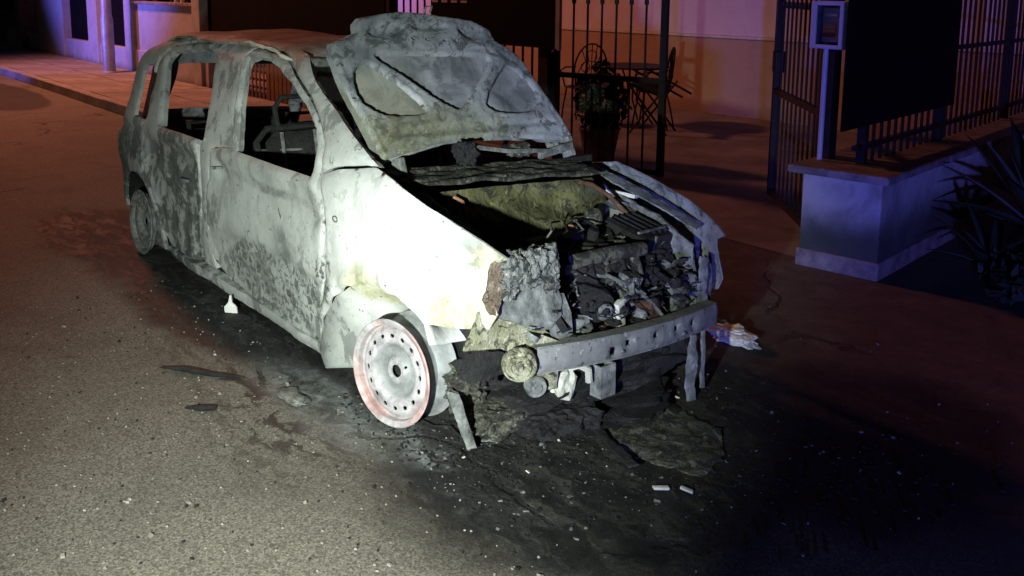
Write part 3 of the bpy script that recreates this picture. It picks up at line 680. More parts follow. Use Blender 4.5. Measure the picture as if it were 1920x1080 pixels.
leafy('foliage', (0, 0, 0.10), (0.55, 0.5, 0.16), 1200, 'leaf', cr2, 0.05, 9); MB().tube([(0, 0, 0), (0.02, 0.02, 0.15)], 0.012, 6).build('stem', 'wood', cr2)

# ================================================================ the burnt car (x forward, y to its left, front axle at x = 0)
car = empty('burnt_car', (0, 0, 0)); tag(car, 'burnt out small hatchback with raised hood, bare rims and ash grey body', 'car')
def halfw(x, z):
    w = 0.70
    if x > -0.1: w -= 0.10*((x+0.1)/0.6)**2
    if x < -2.95: w -= 0.15*((-2.95-x)/0.45)**2
    if z > 1.18: w -= 3.2*(z-1.18)**2
    if z > 0.80: w -= (z-0.80)*0.30
    if z < 0.30: w -= (0.30-z)*0.15
    return w
TILT = 0.05
def tl(x, y, z): return (x, y, z - TILT*(y+0.7))
def sm(e0, e1, v):
    t = max(0.0, min(1.0, (v-e0)/(e1-e0))); return t*t*(3-2*t)
def dent(x, z, a=1.0): return nz((x, z, 0.3), 3.2, 0.010*a) + nz((x, z, 1.9), 9, 0.0045*a) + nz((x, z, 4.9), 24, 0.0016*a)
def body_map(side, extra=None, off=0.0, a=1.0, drop=0.0):
    def f(x, z, d):
        w = halfw(x, z) + off + dent(x + (5 if side > 0 else 0), z, a) + (extra(x, z, d) if extra else 0)
        X, Y, Z = tl(x, side*w, z); return (X, Y, Z - drop)
    return f
def arc(c, r, a0, a1, n=12): return [(c[0]+r*math.cos(R(a0+(a1-a0)*i/n)), c[1]+r*math.sin(R(a0+(a1-a0)*i/n))) for i in range(n+1)]

WF = [(-1.40, .825), (-1.535, 1.25), (-1.48, 1.27), (-1.37, 1.268), (-1.19, 1.232), (-1.01, 1.165), (-.84, 1.083), (-.72, 1.005), (-.67, .93), (-.645, .825)]
WR = [(-2.40, .825), (-2.58, 1.16), (-2.52, 1.225), (-2.32, 1.262), (-1.90, 1.288), (-1.86, 1.27), (-1.78, .825)]
WQ = [(-2.83, .84), (-2.865, 1.10), (-2.82, 1.135), (-2.72, 1.15), (-2.60, .83)]
FARCH = [(-.60, .10), (-.56, .23), (-.46, .355), (-.34, .435), (-.2, .482), (-.07, .492), (.06, .47), (.17, .43)]
FENDER = [(-.2, .93), (-.08, .908), (.03, .88), (.24, .825), (.40, .765), (.49, .72), (.435, .69), (.43, .66), (.445, .60), (.47, .53), (.44, .475), (.30, .44)] + FARCH[::-1] + [(-.585, .22), (-.57, .32), (-.53, .48), (-.515, .63), (-.54, .76), (-.57, .845), (-.45, .885)]
FDOOR = [(-1.66, .80), (-1.72, .68), (-1.75, .56), (-1.76, .36), (-1.71, .22), (-1.55, .15), (-1.04, .118), (-.635, .115), (-.60, .22), (-.585, .32), (-.545, .48), (-.53, .63), (-.555, .76), (-.585, .845),
         (-.605, .95), (-.69, 1.035), (-.80, 1.105), (-.94, 1.18), (-1.12, 1.262), (-1.32, 1.308), (-1.56, 1.312), (-1.605, 1.28), (-1.475, .83), (-1.56, .826)]
RDOOR = [(-1.845, .80), (-1.85, .56), (-1.865, .36), (-1.90, .20), (-1.95, .15), (-2.38, .14), (-2.455, .22), (-2.50, .33), (-2.59, .45), (-2.69, .54), (-2.695, .66), (-2.66, .81),
         (-2.645, .83), (-2.695, 1.12), (-2.68, 1.19), (-2.56, 1.265), (-2.32, 1.302), (-1.93, 1.326), (-1.86, 1.31), (-1.775, .83)]
BPIL = [(-1.49, .822), (-1.62, 1.28), (-1.58, 1.318), (-1.86, 1.325), (-1.93, 1.318), (-1.80, .83), (-1.83, .78), (-1.84, .50), (-1.89, .16), (-1.74, .16), (-1.775, .36), (-1.765, .56), (-1.73, .69), (-1.67, .805)]
APIL = [(-1.00, 1.305), (-.73, 1.165), (-.45, 1.045), (-.19, .935), (-.45, .892), (-.57, .853), (-.592, .95), (-.68, 1.045), (-.79, 1.118), (-.93, 1.193), (-1.115, 1.275), (-1.32, 1.322), (-1.56, 1.325), (-1.56, 1.352), (-1.25, 1.345)]
QUART = [(-2.668, .80), (-2.705, .66), (-2.70, .53), (-2.60, .44), (-2.51, .325), (-2.465, .22), (-2.46, .10), (-2.50, .10)] + arc((-2.83, .17), .33, 0, 170, 14) + [(-3.17, .25), (-3.34, .26), (-3.41, .32), (-3.40, .46), (-3.31, .58), (-3.20, .67), (-3.04, .77), (-2.985, .95), (-2.985, 1.10), (-2.95, 1.17), (-2.86, 1.235), (-2.72, 1.285), (-2.52, 1.32), (-2.2, 1.345), (-1.93, 1.352), (-1.93, 1.332), (-2.32, 1.312), (-2.57, 1.274), (-2.69, 1.197), (-2.705, 1.12), (-2.655, .83)]
SILL = [(-2.44, .125), (-1.6, .105), (-.62, .095), (-.62, .04), (-1.6, .05), (-2.40, .07)]

def fdoor_x(x, z, d):
    h = 0.010*math.exp(-((z-.785)/.028)**2) - 0.012*math.exp(-((z-.66)/.06)**2)
    cz = 0.385 + 0.03*math.cos((x+1.1)*2)
    h -= 0.016*sm(cz+.015, cz-.02, z)*sm(0, .03, d)
    h -= 0.012*sm(0.065, 0.02, math.hypot((x+1.56)/1.5, (z-.70)))            # handle dish
    if z > .84: h -= 0.010*sm(.035, 0, d)
    return h
def rdoor_x(x, z, d):
    h = 0.010*math.exp(-((z-.785)/.03)**2) - 0.022*sm(.76, .70, z)*sm(0.0, .05, d)
    h += nz((x, z, 8), 11, 0.010)*sm(.75, .6, z)
    if z > .84: h -= 0.010*sm(.035, 0, d)
    return h
def fender_x(x, z, d):
    da = min(math.hypot(x-a[0], z-a[1]) for a in FARCH)
    return 0.018*sm(.09, .015, da) - 0.012*math.exp(-((z-.62-.18*x)/.05)**2)*sm(-.5, -.3, x)
def quart_x(x, z, d):
    return 0.02*math.exp(-((z-.62)/.12)**2)*sm(-2.9, -3.1, x) - 0.012*math.exp(-((z-.76)/.03)**2)

def shrink(poly, d):
    n = len(poly); ar = sum(poly[i][0]*poly[(i+1) % n][1]-poly[(i+1) % n][0]*poly[i][1] for i in range(n)); sg = 1 if ar > 0 else -1; out = []
    for i in range(n):
        a, b, c = Vector(poly[i-1]), Vector(poly[i]), Vector(poly[(i+1) % n]); t = ((b-a).normalized()+(c-b).normalized()).normalized()
        out.append((b.x - t.y*d*sg, b.y + t.x*d*sg))
    return out
FDOOR = shrink(FDOOR, .004); RDOOR = shrink(RDOOR, .004); FENDER = shrink(FENDER, .002)
for side in (-1, 1):
    fl = side > 0; near = side < 0
    rs = 0.022 if near else 0.04
    dr = 0.0 if near else 0.055
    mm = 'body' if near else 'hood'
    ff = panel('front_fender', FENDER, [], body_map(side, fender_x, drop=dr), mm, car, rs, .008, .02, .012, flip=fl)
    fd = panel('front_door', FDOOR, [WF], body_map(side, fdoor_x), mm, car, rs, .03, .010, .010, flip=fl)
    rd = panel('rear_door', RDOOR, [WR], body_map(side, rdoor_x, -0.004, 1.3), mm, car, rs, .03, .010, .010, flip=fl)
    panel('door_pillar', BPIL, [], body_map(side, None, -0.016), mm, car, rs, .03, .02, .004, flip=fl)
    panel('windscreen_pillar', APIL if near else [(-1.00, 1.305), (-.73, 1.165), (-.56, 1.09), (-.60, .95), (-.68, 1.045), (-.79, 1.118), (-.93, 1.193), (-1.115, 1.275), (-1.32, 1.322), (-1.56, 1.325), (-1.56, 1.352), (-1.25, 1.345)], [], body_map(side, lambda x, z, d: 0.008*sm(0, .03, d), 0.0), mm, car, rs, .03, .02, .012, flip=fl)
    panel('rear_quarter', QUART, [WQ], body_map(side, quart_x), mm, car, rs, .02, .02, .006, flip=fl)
    panel('sill', SILL, [], body_map(side, None, -0.012, 2.0), mm if near else 'char', car, rs, .05, .02, .006, flip=fl)
    panel('quarter_trim', [(-2.90, .80), (-2.92, 1.12), (-2.70, 1.19), (-2.56, .80)], [], body_map(side, None, -.07), 'char', car, .05, .01, flip=fl)
    # wheelhouse behind the wing: a curved strip reaching inwards
    vs = []; fs = []
    prof = [(-.545, .03)] + FARCH + [(.20, .36)]; prof = [p for p in prof]
    cols = 7
    fine = []
    for i in range(len(prof)-1):
        for k in range(3): t = k/3; fine.append((prof[i][0]*(1-t)+prof[i+1][0]*t, prof[i][1]*(1-t)+prof[i+1][1]*t))
    fine.append(prof[-1])
    for (x, z) in fine:
        for j in range(cols):
            t = j/(cols-1); yy = side*(0.69 - 0.11*min(1, t*2) - 0.22*max(0, t*2-1)) + nz((x, z, t), 8, .006); k = min(1, t*2)
            rx, rz = x+.01, z-.17; q = math.hypot(rx, rz); k2 = 1-k + k*min(1, .245/q)
            vs.append(tl(-.01+rx*k2, yy, .17+rz*k2 + nz((x, z, t*2), 7, .006) - dr))
    for i in range(len(fine)-1):
        for j in range(cols-1): fs.append((i*cols+j, i*cols+j+1, (i+1)*cols+j+1, (i+1)*cols+j) if near else (i*cols+j+1, i*cols+j, (i+1)*cols+j, (i+1)*cols+j+1))
    wh = mk('wheel_arch', vs, fs, 'body' if near else 'char', car, True)
    md = wh.modifiers.new('thickness', 'SOLIDIFY'); md.thickness = 0.006
    # rear wheelhouse
    vs = []; fs = []; fine = arc((-2.83, .17), .335, -10, 190, 20)
    for (x, z) in fine:
        for j in range(4):
            t = j/3; vs.append(tl(x, side*(halfw(x, z)-.02-0.28*t), z))
    for i in range(len(fine)-1):
        for j in range(3): fs.append((i*4+j, i*4+j+1, (i+1)*4+j+1, (i+1)*4+j))
    mk('wheel_arch', vs, fs, 'char', car, True).modifiers.new('thickness', 'SOLIDIFY').thickness = 0.006
    if near:
        # small marks on the near side
        pts = [(-0.72+.018*math.cos(a), .67+.011*math.sin(a)) for a in [i*2*math.pi/16 for i in range(17)]]
        MB().tube([tl(x+.30, -(halfw(x+.30, z)+.004), z+.02) for x, z in pts], 0.0035, 5, False).build('indicator_rim', 'ash', ff)
        MB().tube([tl(-1.66+i*.025, -(0.700+.018*math.sin(math.pi*i/5)), .70+.004*i) for i in range(6)], 0.008, 6).build('handle', 'body', fd)
        MB().tube([tl(-1.99-i*.02, -(0.690+.02*math.sin(math.pi*i/5)), .58) for i in range(6)], 0.009, 6).build('handle', 'ash', rd)

# roof, header, tailgate
def roof_map(x, y, d):
    z = 1.328 + .045*(1-(y/.53)**2)
    z -= 0.10*sm(-2.45, -2.98, x)**1.3 + 0.055*sm(-1.30, -.99, x)**1.5
    z += nz((x, y, 0), 2.5, .022) + nz((x, y, 3), 7, .008)
    return tl(x, y, z)
panel('roof', [(-.99, -.50), (-1.02, -.51), (-1.6, -.505), (-2.5, -.51), (-2.85, -.515), (-2.95, -.50), (-2.98, 0), (-2.95, .50), (-2.85, .515), (-2.5, .51), (-1.6, .505), (-1.02, .51), (-.99, .50), (-.95, 0)], [], roof_map, 'body', car, .035, .012, .03, .012)
MB().tube([tl(-1.0+.04*(1-(y/.5)**2), y, 1.268) for y in [-.52+.04*i for i in range(27)]], 0.02, 8).build('windscreen_header', 'ash', car, True)
MB().tube([tl(-1.62+.05*i, -.520+.006*math.sin(i*2.1), 1.328-.0006*i*i+.004*math.sin(i*1.3)) for i in range(11)], .012, 6, rr=[.004]+[.009+.003*math.sin(i*2.7) for i in range(9)]+[.004]).build('roof_gutter', 'pale', car, True)
def tg_map(y, z, d): return tl(-3.36 + .12*(y/.56)**2 + .36*sm(.55, 1.15, z) + nz((y, z, 0), 4, .02), y, z)
panel('tailgate', [(-.54, .27), (.54, .27), (.56, .6), (.53, .8), (.47, 1.2), (.40, 1.25), (-.40, 1.25), (-.47, 1.2), (-.53, .8), (-.56, .6)], [[(-.44, .84), (.44, .84), (.39, 1.14), (-.39, 1.14)]], tg_map, 'hood', car, .05, .03, flip=True)

# floor, bulkhead, dash wreck, seats
part(MB().box((-1.45, 0, .15), (3.0, 1.24, .06), bev=.02), 'floor_pan', 'char', car)
part(MB().box((-2.75, 0, .42), (.62, .95, .50), bev=.05), 'boot_floor', 'char', car)
crumple('dashboard', (-.56, 0.0, .73), (.26, 1.05, .16), 'char', car, 4, .22, 3.0)
part(MB().box((-.30, 0.0, .52), (.03, 1.16, .62), bev=.01), 'bulkhead', 'char', car)
def seat(loc, sy):
    b = MB().tube([(-.20, -.21, .10), (-.34, -.22, .62), (-.35, -.16, .68), (-.35, .16, .68), (-.34, .22, .62), (-.20, .21, .10)], .018, 7)
    b.v = [tuple(Vector(v)+Vector(loc)) for v in b.v]; s = b.build('seat_frame', 'char', car, True)
    for k in range(6):
        m = MB().tube([(-.23-.022*k, -.21, .18+.08*k), (-.21-.022*k, 0, .17+.08*k+.02*math.sin(k*5)), (-.23-.022*k, .21, .18+.08*k)], .006, 5); part(m, 'spring_wire', 'ash', s, (-loc[0], -loc[1], -loc[2]))
    for k in (-.09, .09):
        m = MB().tube([(-.21, k, .12), (-.33, k, .66)], .010, 6); part(m, 'upright', 'ash', s, (-loc[0], -loc[1], -loc[2]))
    m = MB().tube([(-.35, -.10, .68), (-.36, -.11, .78), (-.36, -.07, .83), (-.36, .07, .83), (-.36, .11, .78), (-.35, .10, .68)], .014, 7); part(m, 'headrest_frame', 'char', s, (-loc[0], -loc[1], -loc[2]))
    m = MB().box((.05, 0, .08), (.46, .42, .05), bev=.02); part(m, 'seat_base', 'char', s, (-loc[0], -loc[1], -loc[2]))
    pm = panel('seat_back', [(-.17, .12), (.17, .12), (.17, .62), (.12, .66), (-.12, .66), (-.17, .62)], [], lambda y, z, d: (loc[0]-.20-.26*(z-.1)+nz((y, z, 0), 9, .02), loc[1]+y, loc[2]+z), 'char', s, .04, .01)
seat((-1.12, -.33, .22), -1); seat((-1.12, .33, .16), 1)
rb = MB()
for y0 in (-.30, .30):
    rb.tube([(-2.22, y0-.24, .36), (-2.34, y0-.25, .84), (-2.34, y0+.25, .82), (-2.22, y0+.24, .34)], .018, 7)
    for k in range(4): rb.tube([(-2.25-.025*k, y0-.24, .46+.1*k), (-2.25-.025*k, y0+.24, .45+.1*k)], .007, 5)
rb.build('rear_seat_frame', 'char', car, True)
panel('rear_seat_back', [(-.55, .3), (.55, .3), (.55, .78), (-.55, .80)], [], lambda y, z, d: (-2.24-.22*(z-.36)+nz((y, z, 0), 7, .03), y, z), 'char', car, .06, .02)
MB().lathe([(.165+.012*math.cos(a), .012*math.sin(a)) for a in [i*2*math.pi/8 for i in range(9)]], 24, 'X', (-.80, .32, .84), rotm(0, 25, 0)).build('steering_wheel', 'char', car, True)

# ---- raised hood, inner face towards the street
HO = Vector((-.28, 0, .91)); HS = Vector((-.55, 0, .835)); HN = Vector((.835, 0, .55))
HOUT = [(-.575, .000), (-.555, .016), (-.428, .034), (-.262, .058), (-.069, .060), (.155, .034), (.451, -.005), (.442, .06), (.428, .132), (.39, .26), (.343, .403), (.283, .485), (.215, .53), (.208, .592), (.117, .642), (-.101, .684), (-.261, .701), (-.437, .686), (-.468, .66), (-.479, .615), (-.61, .565), (-.634, .5), (-.626, .379), (-.607, .223)]
POCK = [(smoothpoly(p, 1), dep) for p, dep in (
    ([(-.54, .435), (-.478, .456), (-.452, .423), (-.281, .219), (-.314, .202), (-.467, .206), (-.548, .254), (-.568, .339)], .026),
    ([(-.425, .492), (-.292, .471), (.111, .448), (.132, .419), (-.089, .216), (-.149, .208), (-.269, .319), (-.419, .466)], .028),
    ([(.212, .396), (.242, .394), (.333, .278), (.327, .196), (.247, .162), (.067, .172), (.014, .221)], .026),
    ([(-.434, .619), (-.26, .632), (-.266, .576), (-.416, .562)], .018),
    ([(.0, .61), (.158, .596), (.146, .529), (.042, .533)], .018),
    ([(-.22, .63), (-.03, .62), (-.04, .585), (-.21, .59)], .014),
    ([(-.50, .10), (.35, .085), (.36, .115), (-.1, .135), (-.50, .135)], .012))]
def sd(poly, u, v):
    ins = False; best = 9.0; n = len(poly)
    for i in range(n):
        x1, y1 = poly[i]; x2, y2 = poly[(i+1) % n]
        if (y1 > v) != (y2 > v) and u < (x2-x1)*(v-y1)/(y2-y1)+x1: ins = not ins
        dx, dy = x2-x1, y2-y1; t = ((u-x1)*dx+(v-y1)*dy)/(dx*dx+dy*dy+1e-12); t = 0 if t < 0 else 1 if t > 1 else t
        q = math.hypot(u-x1-t*dx, v-y1-t*dy)
        if q < best: best = q
    return best if ins else -best
def hood_base(u, v):
    h = nz((u, v, 0), 5, .010) + .02*math.sin(u*3.1+.4)*(v-.1) - .05*((u+.08)/.55)**2*v
    return HO + Vector((0, u, 0)) + HS*v + HN*h
def hood_map(u, v, d):
    h = 0.002 + 0.018*sm(.0, .016, d) + nz((u, v, 2), 12, .0035)
    for p, dep in POCK[3:]: h -= dep*sm(-.006, .012, sd(p, u, v))
    h -= .007*math.exp(-((d-.030)/.006)**2)                        # pressed groove along each rib
    return hood_base(u, v) + HN*h
holes = [[(c[0]+.013*math.cos(a), c[1]+.008*math.sin(a)) for a in [i*2*math.pi/8 for i in range(8)]] for c in ((-.231, .549), (-.162, .542), (-.076, .531), (-.021, .524))]
holes += [[(c[0]+.009*math.cos(a), c[1]+.006*math.sin(a)) for a in [i*2*math.pi/7 for i in range(7)]] for c in ((-.372, .300), (-.30, .235), (-.43, .385), (.135, .345), (.095, .285), (-.595, .45), (-.59, .3), (-.1, .165), (.3, .11))]
hood = panel('hood', HOUT, [], lambda u, v, d: hood_base(u, v) + HN*(-.014 + nz((u, v, 4), 7, .006) + nz((u, v, 9), 2.5, .012)), 'hoodskin', car, .025, .004, .012, .0, ragged=.003)
HIN = [(u*.985 + .0, .004 + v*.985) for u, v in HOUT]
panel('hood_frame', HIN, [dens(p, .012) for p, _ in POCK[:3]], hood_map, 'hood', hood, .0125, .014, .008, .003, ragged=.002, plain=holes)
for y_ in (-.50, .40):
    MB().box((-.27, y_, .885), (.06, .03, .09), rotm(0, -20, 0), .006).build('hinge', 'ash', car)
MB().tube([HO+Vector((0, -.14, 0))+HS*.665+HN*.03, HO+Vector((0, -.14, 0))+HS*.68+HN*.06, HO+Vector((0, -.11, 0))+HS*.68+HN*.06, HO+Vector((0, -.11, 0))+HS*.665+HN*.03], .005, 6).build('striker', 'ash', hood)

# ---- wheels on bare rims
def wheel(loc, rz, cam_deg, mat, r=0.195):
    k = r/0.195
    prof = [(.195, -.078), (.199, -.074), (.196, -.068), (.184, -.066), (.181, -.045), (.168, -.036), (.152, -.012), (.152, .018), (.176, .040), (.182, .062), (.190, .068), (.199, .074), (.195, .080),
            (.189, .076), (.183, .070), (.175, .064), (.170, .042), (.145, .020), (.145, -.014), (.160, -.040), (.173, -.050), (.176, -.070), (.188, -.076), (.195, -.078)]
    w = MB().lathe([(a*k, b) for a, b in prof], 56, 'Y').build('wheel', mat, car, True)
    w.location = (loc[0], loc[1], loc[2]+r*1.02); w.rotation_euler = (R(cam_deg), 0, rz)
    def disc_map(x, z, d):
        q = math.hypot(x, z)
        y = -.040 - .018*sm(.172, .150, q) + .030*sm(.112, .085, q) - .016*sm(.062, .045, q) + nz((x, z, 0), 20, .002)
        return (x, y, z)
    circ = [(.170*math.cos(a), .170*math.sin(a)) for a in [i*2*math.pi/60 for i in range(60)]]
    hs = []
    for i in range(16):
        a = i*2*math.pi/16+.1; ca, sa = math.cos(a), math.sin(a)
        hs.append([(.134*ca + (.008*math.cos(t))*ca - .011*math.sin(t)*sa, .134*sa + (.008*math.cos(t))*sa + .011*math.sin(t)*ca) for t in [j*2*math.pi/10 for j in range(10)]])
    hs.append([(.024*math.cos(a), .024*math.sin(a)) for a in [i*2*math.pi/14 for i in range(14)]])
    for i in range(4):
        a = i*math.pi/2+.5; hs.append([(.049*math.cos(a)+.006*math.cos(t), .049*math.sin(a)+.006*math.sin(t)) for t in [j*2*math.pi/8 for j in range(8)]])
    panel('wheel_disc', circ, hs, disc_map, mat, w, .0095, .005, .006, .001)
    MB().lathe([(0, -.008), (.060, -.008), (.125, .0), (.128, .05), (0, .05)], 28, 'Y').build('brake_drum', 'char', w, True)
    return w
wheel((-.01, -.655, 0), R(11), -3, 'rim')
wheel((-2.80, -.615, 0), R(0), -2, 'ash', .19)
wheel((-.01, .60, -.0), R(180+11), 2, 'ash')
wheel((-2.80, .60, 0), R(180), 2, 'ash', .19)

# ---- engine bay
def plate(name, outline, org, ux, vx, mat, parent=car, amp=.008, thick=.006, holes=(), res=.02, freq=9, ragged=.0, flip=False, fn=None):
    o = Vector(org); a = Vector(ux); b = Vector(vx); n = a.cross(b).normalized()
    def f(u, v, d): return o + a*u + b*v + n*(nz((u*1.0+org[0], v+org[1], org[2]), freq, amp) + nz((u+3, v, 1), freq*3, amp*.4) + (fn(u, v, d) if fn else 0))
    return panel(name, outline, list(holes), f, mat, parent, res, thick, .01, .002, ragged, flip)
# cowl ledge under the windscreen
panel('cowl', [(-.57, 0), (.50, 0), (.46, 1), (.06, .92), (-.30, 1), (-.52, .9)], [], lambda y, t, d: (-.31+.19*t+nz((y, t, 0), 6, .012), y, .885-.068*(y+.5)-.03*t+nz((y, t, 4), 8, .014)), 'cowl', car, .035, .01, ragged=.01, flip=True)
crumple('wiper_motor', (-.235, -.20, .925), (.06, .09, .09), 'char', car, 4, .35, 2); crumple('wiper_motor', (-.25, .10, .905), (.06, .10, .05), 'cowl', car, 4, .4, 5)
MB().box((-.25, -.195, .93), (.03, .05, .075), rotm(5, 0, 10), .004).build('linkage_bracket', 'ash', car)
MB().tube([(-.24, -.18, .95), (-.22, 0, .915), (-.22, .16, .90), (-.24, .34, .875)], .010, 6).build('wiper_linkage', 'ash', car)
MB().box((-.24, .30, .885), (.02, .20, .035), rotm(8, 0, 0), .004).build('plenum_bracket', 'ash', car)
# sloped front bulkhead, ochre with heat
plate('firewall', [(-.44, 0), (.36, 0), (.42, -.10), (.40, -.36), (-.42, -.42), (-.46, -.15)], (-.075, 0, .800), (0, 1, -.055), (-.42, 0, .91), 'ochre', amp=.02, res=.022, thick=.008, fn=lambda u, v, d: .02*math.sin(v*22+u*5)*sm(.0, .06, d))
MB().tube([(-.05, -.40, .80), (-.02, -.385, .785), (.0, -.38, .74), (.01, -.385, .69), (.05, -.36, .66)], .011, 8).build('heater_pipe', 'copper', car, True)
MB().tube([(-.06, .27, .775), (-.02, .31, .765), (.03, .36, .72), (.09, .40, .655), (.14, .44, .60)], .010, 8).build('coolant_pipe', 'rust', car, True)
# inner wings
plate('inner_wing', [(-.16, .25), (.34, .22), (.34, .66), (.24, .74), (-.16, .84)], (0, -.50, 0), (1, 0, 0), (0, 0, 1), 'char', amp=.025, thick=.012, flip=True)
plate('inner_wing', [(-.16, .25), (.42, .22), (.40, .56), (.24, .64), (-.16, .74)], (0, .47, 0), (1, 0, 0), (0, 0, 1), 'ash', amp=.03, thick=.012)
MB().lathe([(0, .10), (.045, .10), (.05, .085), (.09, .07), (.115, .02), (.12, -.2)], 24, 'Z', (-.04, -.46, .66)).build('strut_tower', 'char', car, True)
MB().lathe([(0, .10), (.045, .10), (.05, .085), (.09, .07), (.115, .02), (.12, -.2)], 24, 'Z', (.0, .44, .585), rotm(-8, 6, 0)).build('strut_tower', 'ash', car, True)
MB().box((-.02, .50, .70), (.14, .05, .018), rotm(-10, 5, 20), .004).build('tower_bracket', 'pale', car)
plate('wing_flange', [(-.28, 0), (.38, 0), (.36, .07), (.0, .08), (-.28, .06)], (0, .52, .715), (1, 0, -.26), (0, .9, .05), 'hood', amp=.012, thick=.006)
# engine
eng = MB()
def lump(c, d, seed, amp=.3, sub=3, rot=None):
    vs, fs = crumple(None, c, d, None, None, sub, amp, seed, rot); eng.add(vs, fs)
lump((.24, .05, .36), (.30, .52, .40), 1.0, .28, 5); lump((.18, .02, .53), (.26, .46, .12), 2.0, .25, 4); lump((.20, .34, .48), (.26, .24, .18), 3.5, .3, 4); lump((.16, -.28, .50), (.26, .18, .22), 4.4, .4, 4); lump((.30, .22, .46), (.16, .22, .16), 5.3, .35, 4); lump((.30, -.08, .53), (.16, .18, .12), 11.3, .45, 4)
lump((.34, .02, .52), (.10, .30, .10), 6.1, .35)
engine = eng.build('engine', 'char', car)
m_ = MB()
for i in range(4): m_.tube([(.30, -.12+.11*i, .50), (.37, -.12+.11*i, .47), (.40, -.11+.10*i, .38), (.36, 0+.04*i, .30)], .018, 8)
part(m_, 'exhaust_manifold', 'rust', engine, smooth=True)
alt = MB().lathe([(0, .055), (.03, .055), (.034, .04), (.06, .035), (.068, .01), (.068, -.05), (.05, -.06), (0, -.06)], 26, 'X', (.42, -.10, .445), rotm(0, 12, -12)).build('alternator', 'char', engine, True)
MB().lathe([(.012, .075), (.03, .072), (.034, .064), (.03, .056), (.012, .05)], 20, 'X', (.42, -.10, .445), rotm(0, 12, -12)).build('pulley', 'ash', alt, True)
crumple('catalyst', (.43, .16, .355), (.10, .13, .15), 'rust', engine, 3, .25, 8.2)
crumple('starter_motor', (.42, -.19, .375), (.09, .10, .09), 'ash', engine, 3, .3, 1.7)
MB().box((.47, -.025, .40), (.03, .045, .10), rotm(8, 0, 15), .006, .004).build('belt_tensioner', 'pale', engine)
MB().tube([(.44, -.05, .41), (.47, 0, .45), (.47, .04, .47), (.45, .06, .50)], .012, 7).build('pipe_stub', 'ash', engine, True)
plate('battery_tray', [(-.10, -.07), (-.02, -.06), (.02, -.11), (.07, -.04), (.10, .02), (.05, .06), (.03, .10), (-.03, .09), (-.10, .05)], (.34, .15, .50), (.15, .98, -.1), (-.5, .1, .86), 'ash', amp=.03, freq=14, ragged=.008)
plate('battery_side', [(-.10, -.03), (.06, -.06), (.10, .02), (-.06, .05)], (.36, .02, .52), (.2, .95, -.18), (-.45, .25, .85), 'ash', amp=.02, freq=14, ragged=.006)
plate('fuse_box', [(-.09, -.05), (.10, -.06), (.11, .04), (-.07, .06)], (.35, .32, .49), (.1, 1, -.05), (-.6, 0, .8), 'char', amp=.02, freq=12, thick=.02)
MB().tube([(.42, -.05, .545), (.455, .03, .50), (.475, .14, .42), (.485, .22, .33), (.50, .235, .295)], .0075, 7).build('dipstick_tube', 'ash', engine, True)
plate('air_filter_box', [(-.14, -.09), (.12, -.10), (.15, .03), (.05, .08), (-.12, .07)], (.16, .20, .605), (.1, 1, -.06), (-.85, .1, .5), 'soot', amp=.03, freq=10, thick=.03)
for k, (p0, p1, p2) in enumerate([((.05, -.30, .60), (.18, -.1, .66), (.30, .12, .58)), ((.06, .30, .62), (.2, .2, .63), (.36, .08, .55)), ((.10, .40, .60), (.26, .44, .56), (.40, .40, .44)), ((.28, -.30, .58), (.36, -.18, .57), (.40, -.02, .53)), ((.40, .26, .48), (.45, .34, .44), (.44, .42, .40))]):
    q = [Vector(p0)*(1-t)**2 + Vector(p1)*2*t*(1-t) + Vector(p2)*t*t for t in [i/10 for i in range(11)]]
    q = [v+Vector((nz(v, 14, .012, k), nz(v, 14, .012, k+3), nz(v, 14, .012, k+5))) for v in q]
    MB().tube(q, (.010, .013, .009, .007, .009)[k], 7).build('charred_hose', ('soot', 'char', 'char', 'ash', 'char')[k], engine, True)
# recognisable burnt units on top of the engine
ab = MB().box((.20, .35, .555), (.22, .22, .15), rotm(-3, 14, 8), .018, .006)
for k_ in range(5): ab.box((.20+.012, .275+.037*k_, .630), (.18, .010, .016), rotm(-3, 14, 8), .003)
ab.build('battery', 'char', engine)
MB().box((.312, .335, .552), (.008, .012, .11), rotm(-3, 14, 8)).build('battery_clamp', 'ash', engine)
MB().box((.300, .34, .628), (.010, .20, .008), rotm(-3, 14, 8)).build('battery_clamp', 'ash', engine)
vc = MB().box((.20, -.04, .60), (.15, .36, .055), rotm(-3, 16, 4), .015, .006)
for k_ in range(4):
    vc.lathe([(0, .055), (.020, .055), (.024, .045), (.024, 0)], 14, 'Z', (.205, -.165+.083*k_, .60), rotm(-3, 16, 4))
vc.build('cam_cover', 'char', engine, True)
for k_ in range(4): MB().tube([(.215, -.165+.083*k_, .655), (.24, -.16+.083*k_, .69-.01*k_), (.17, -.10+.07*k_, .70-.01*k_), (.06, .05+.03*k_, .66)], .0045, 6).build('ignition_lead', ('ash', 'char')[k_ % 2], engine, True)
MB().tube([(.33, -.30, .52), (.36, -.22, .575), (.35, -.10, .575), (.37, .02, .55), (.36, .10, .565)], .017, 10).build('inlet_pipe', 'cowl', engine, True)
MB().lathe([(0, .03), (.03, .03), (.036, .022), (.040, 0), (.040, -.06)], 20, 'Z', (.10, .20, .66), rotm(10, 8, 0)).build('reservoir', 'cowl', engine, True)
for k_ in range(7): MB().box((.445-.004*k_, .02+.016*k_, .515-.004*k_), (.05, .004, .05), rotm(0, 20, 10)).build('cooling_fin', 'crumb', engine)
rg = random.Random(5)
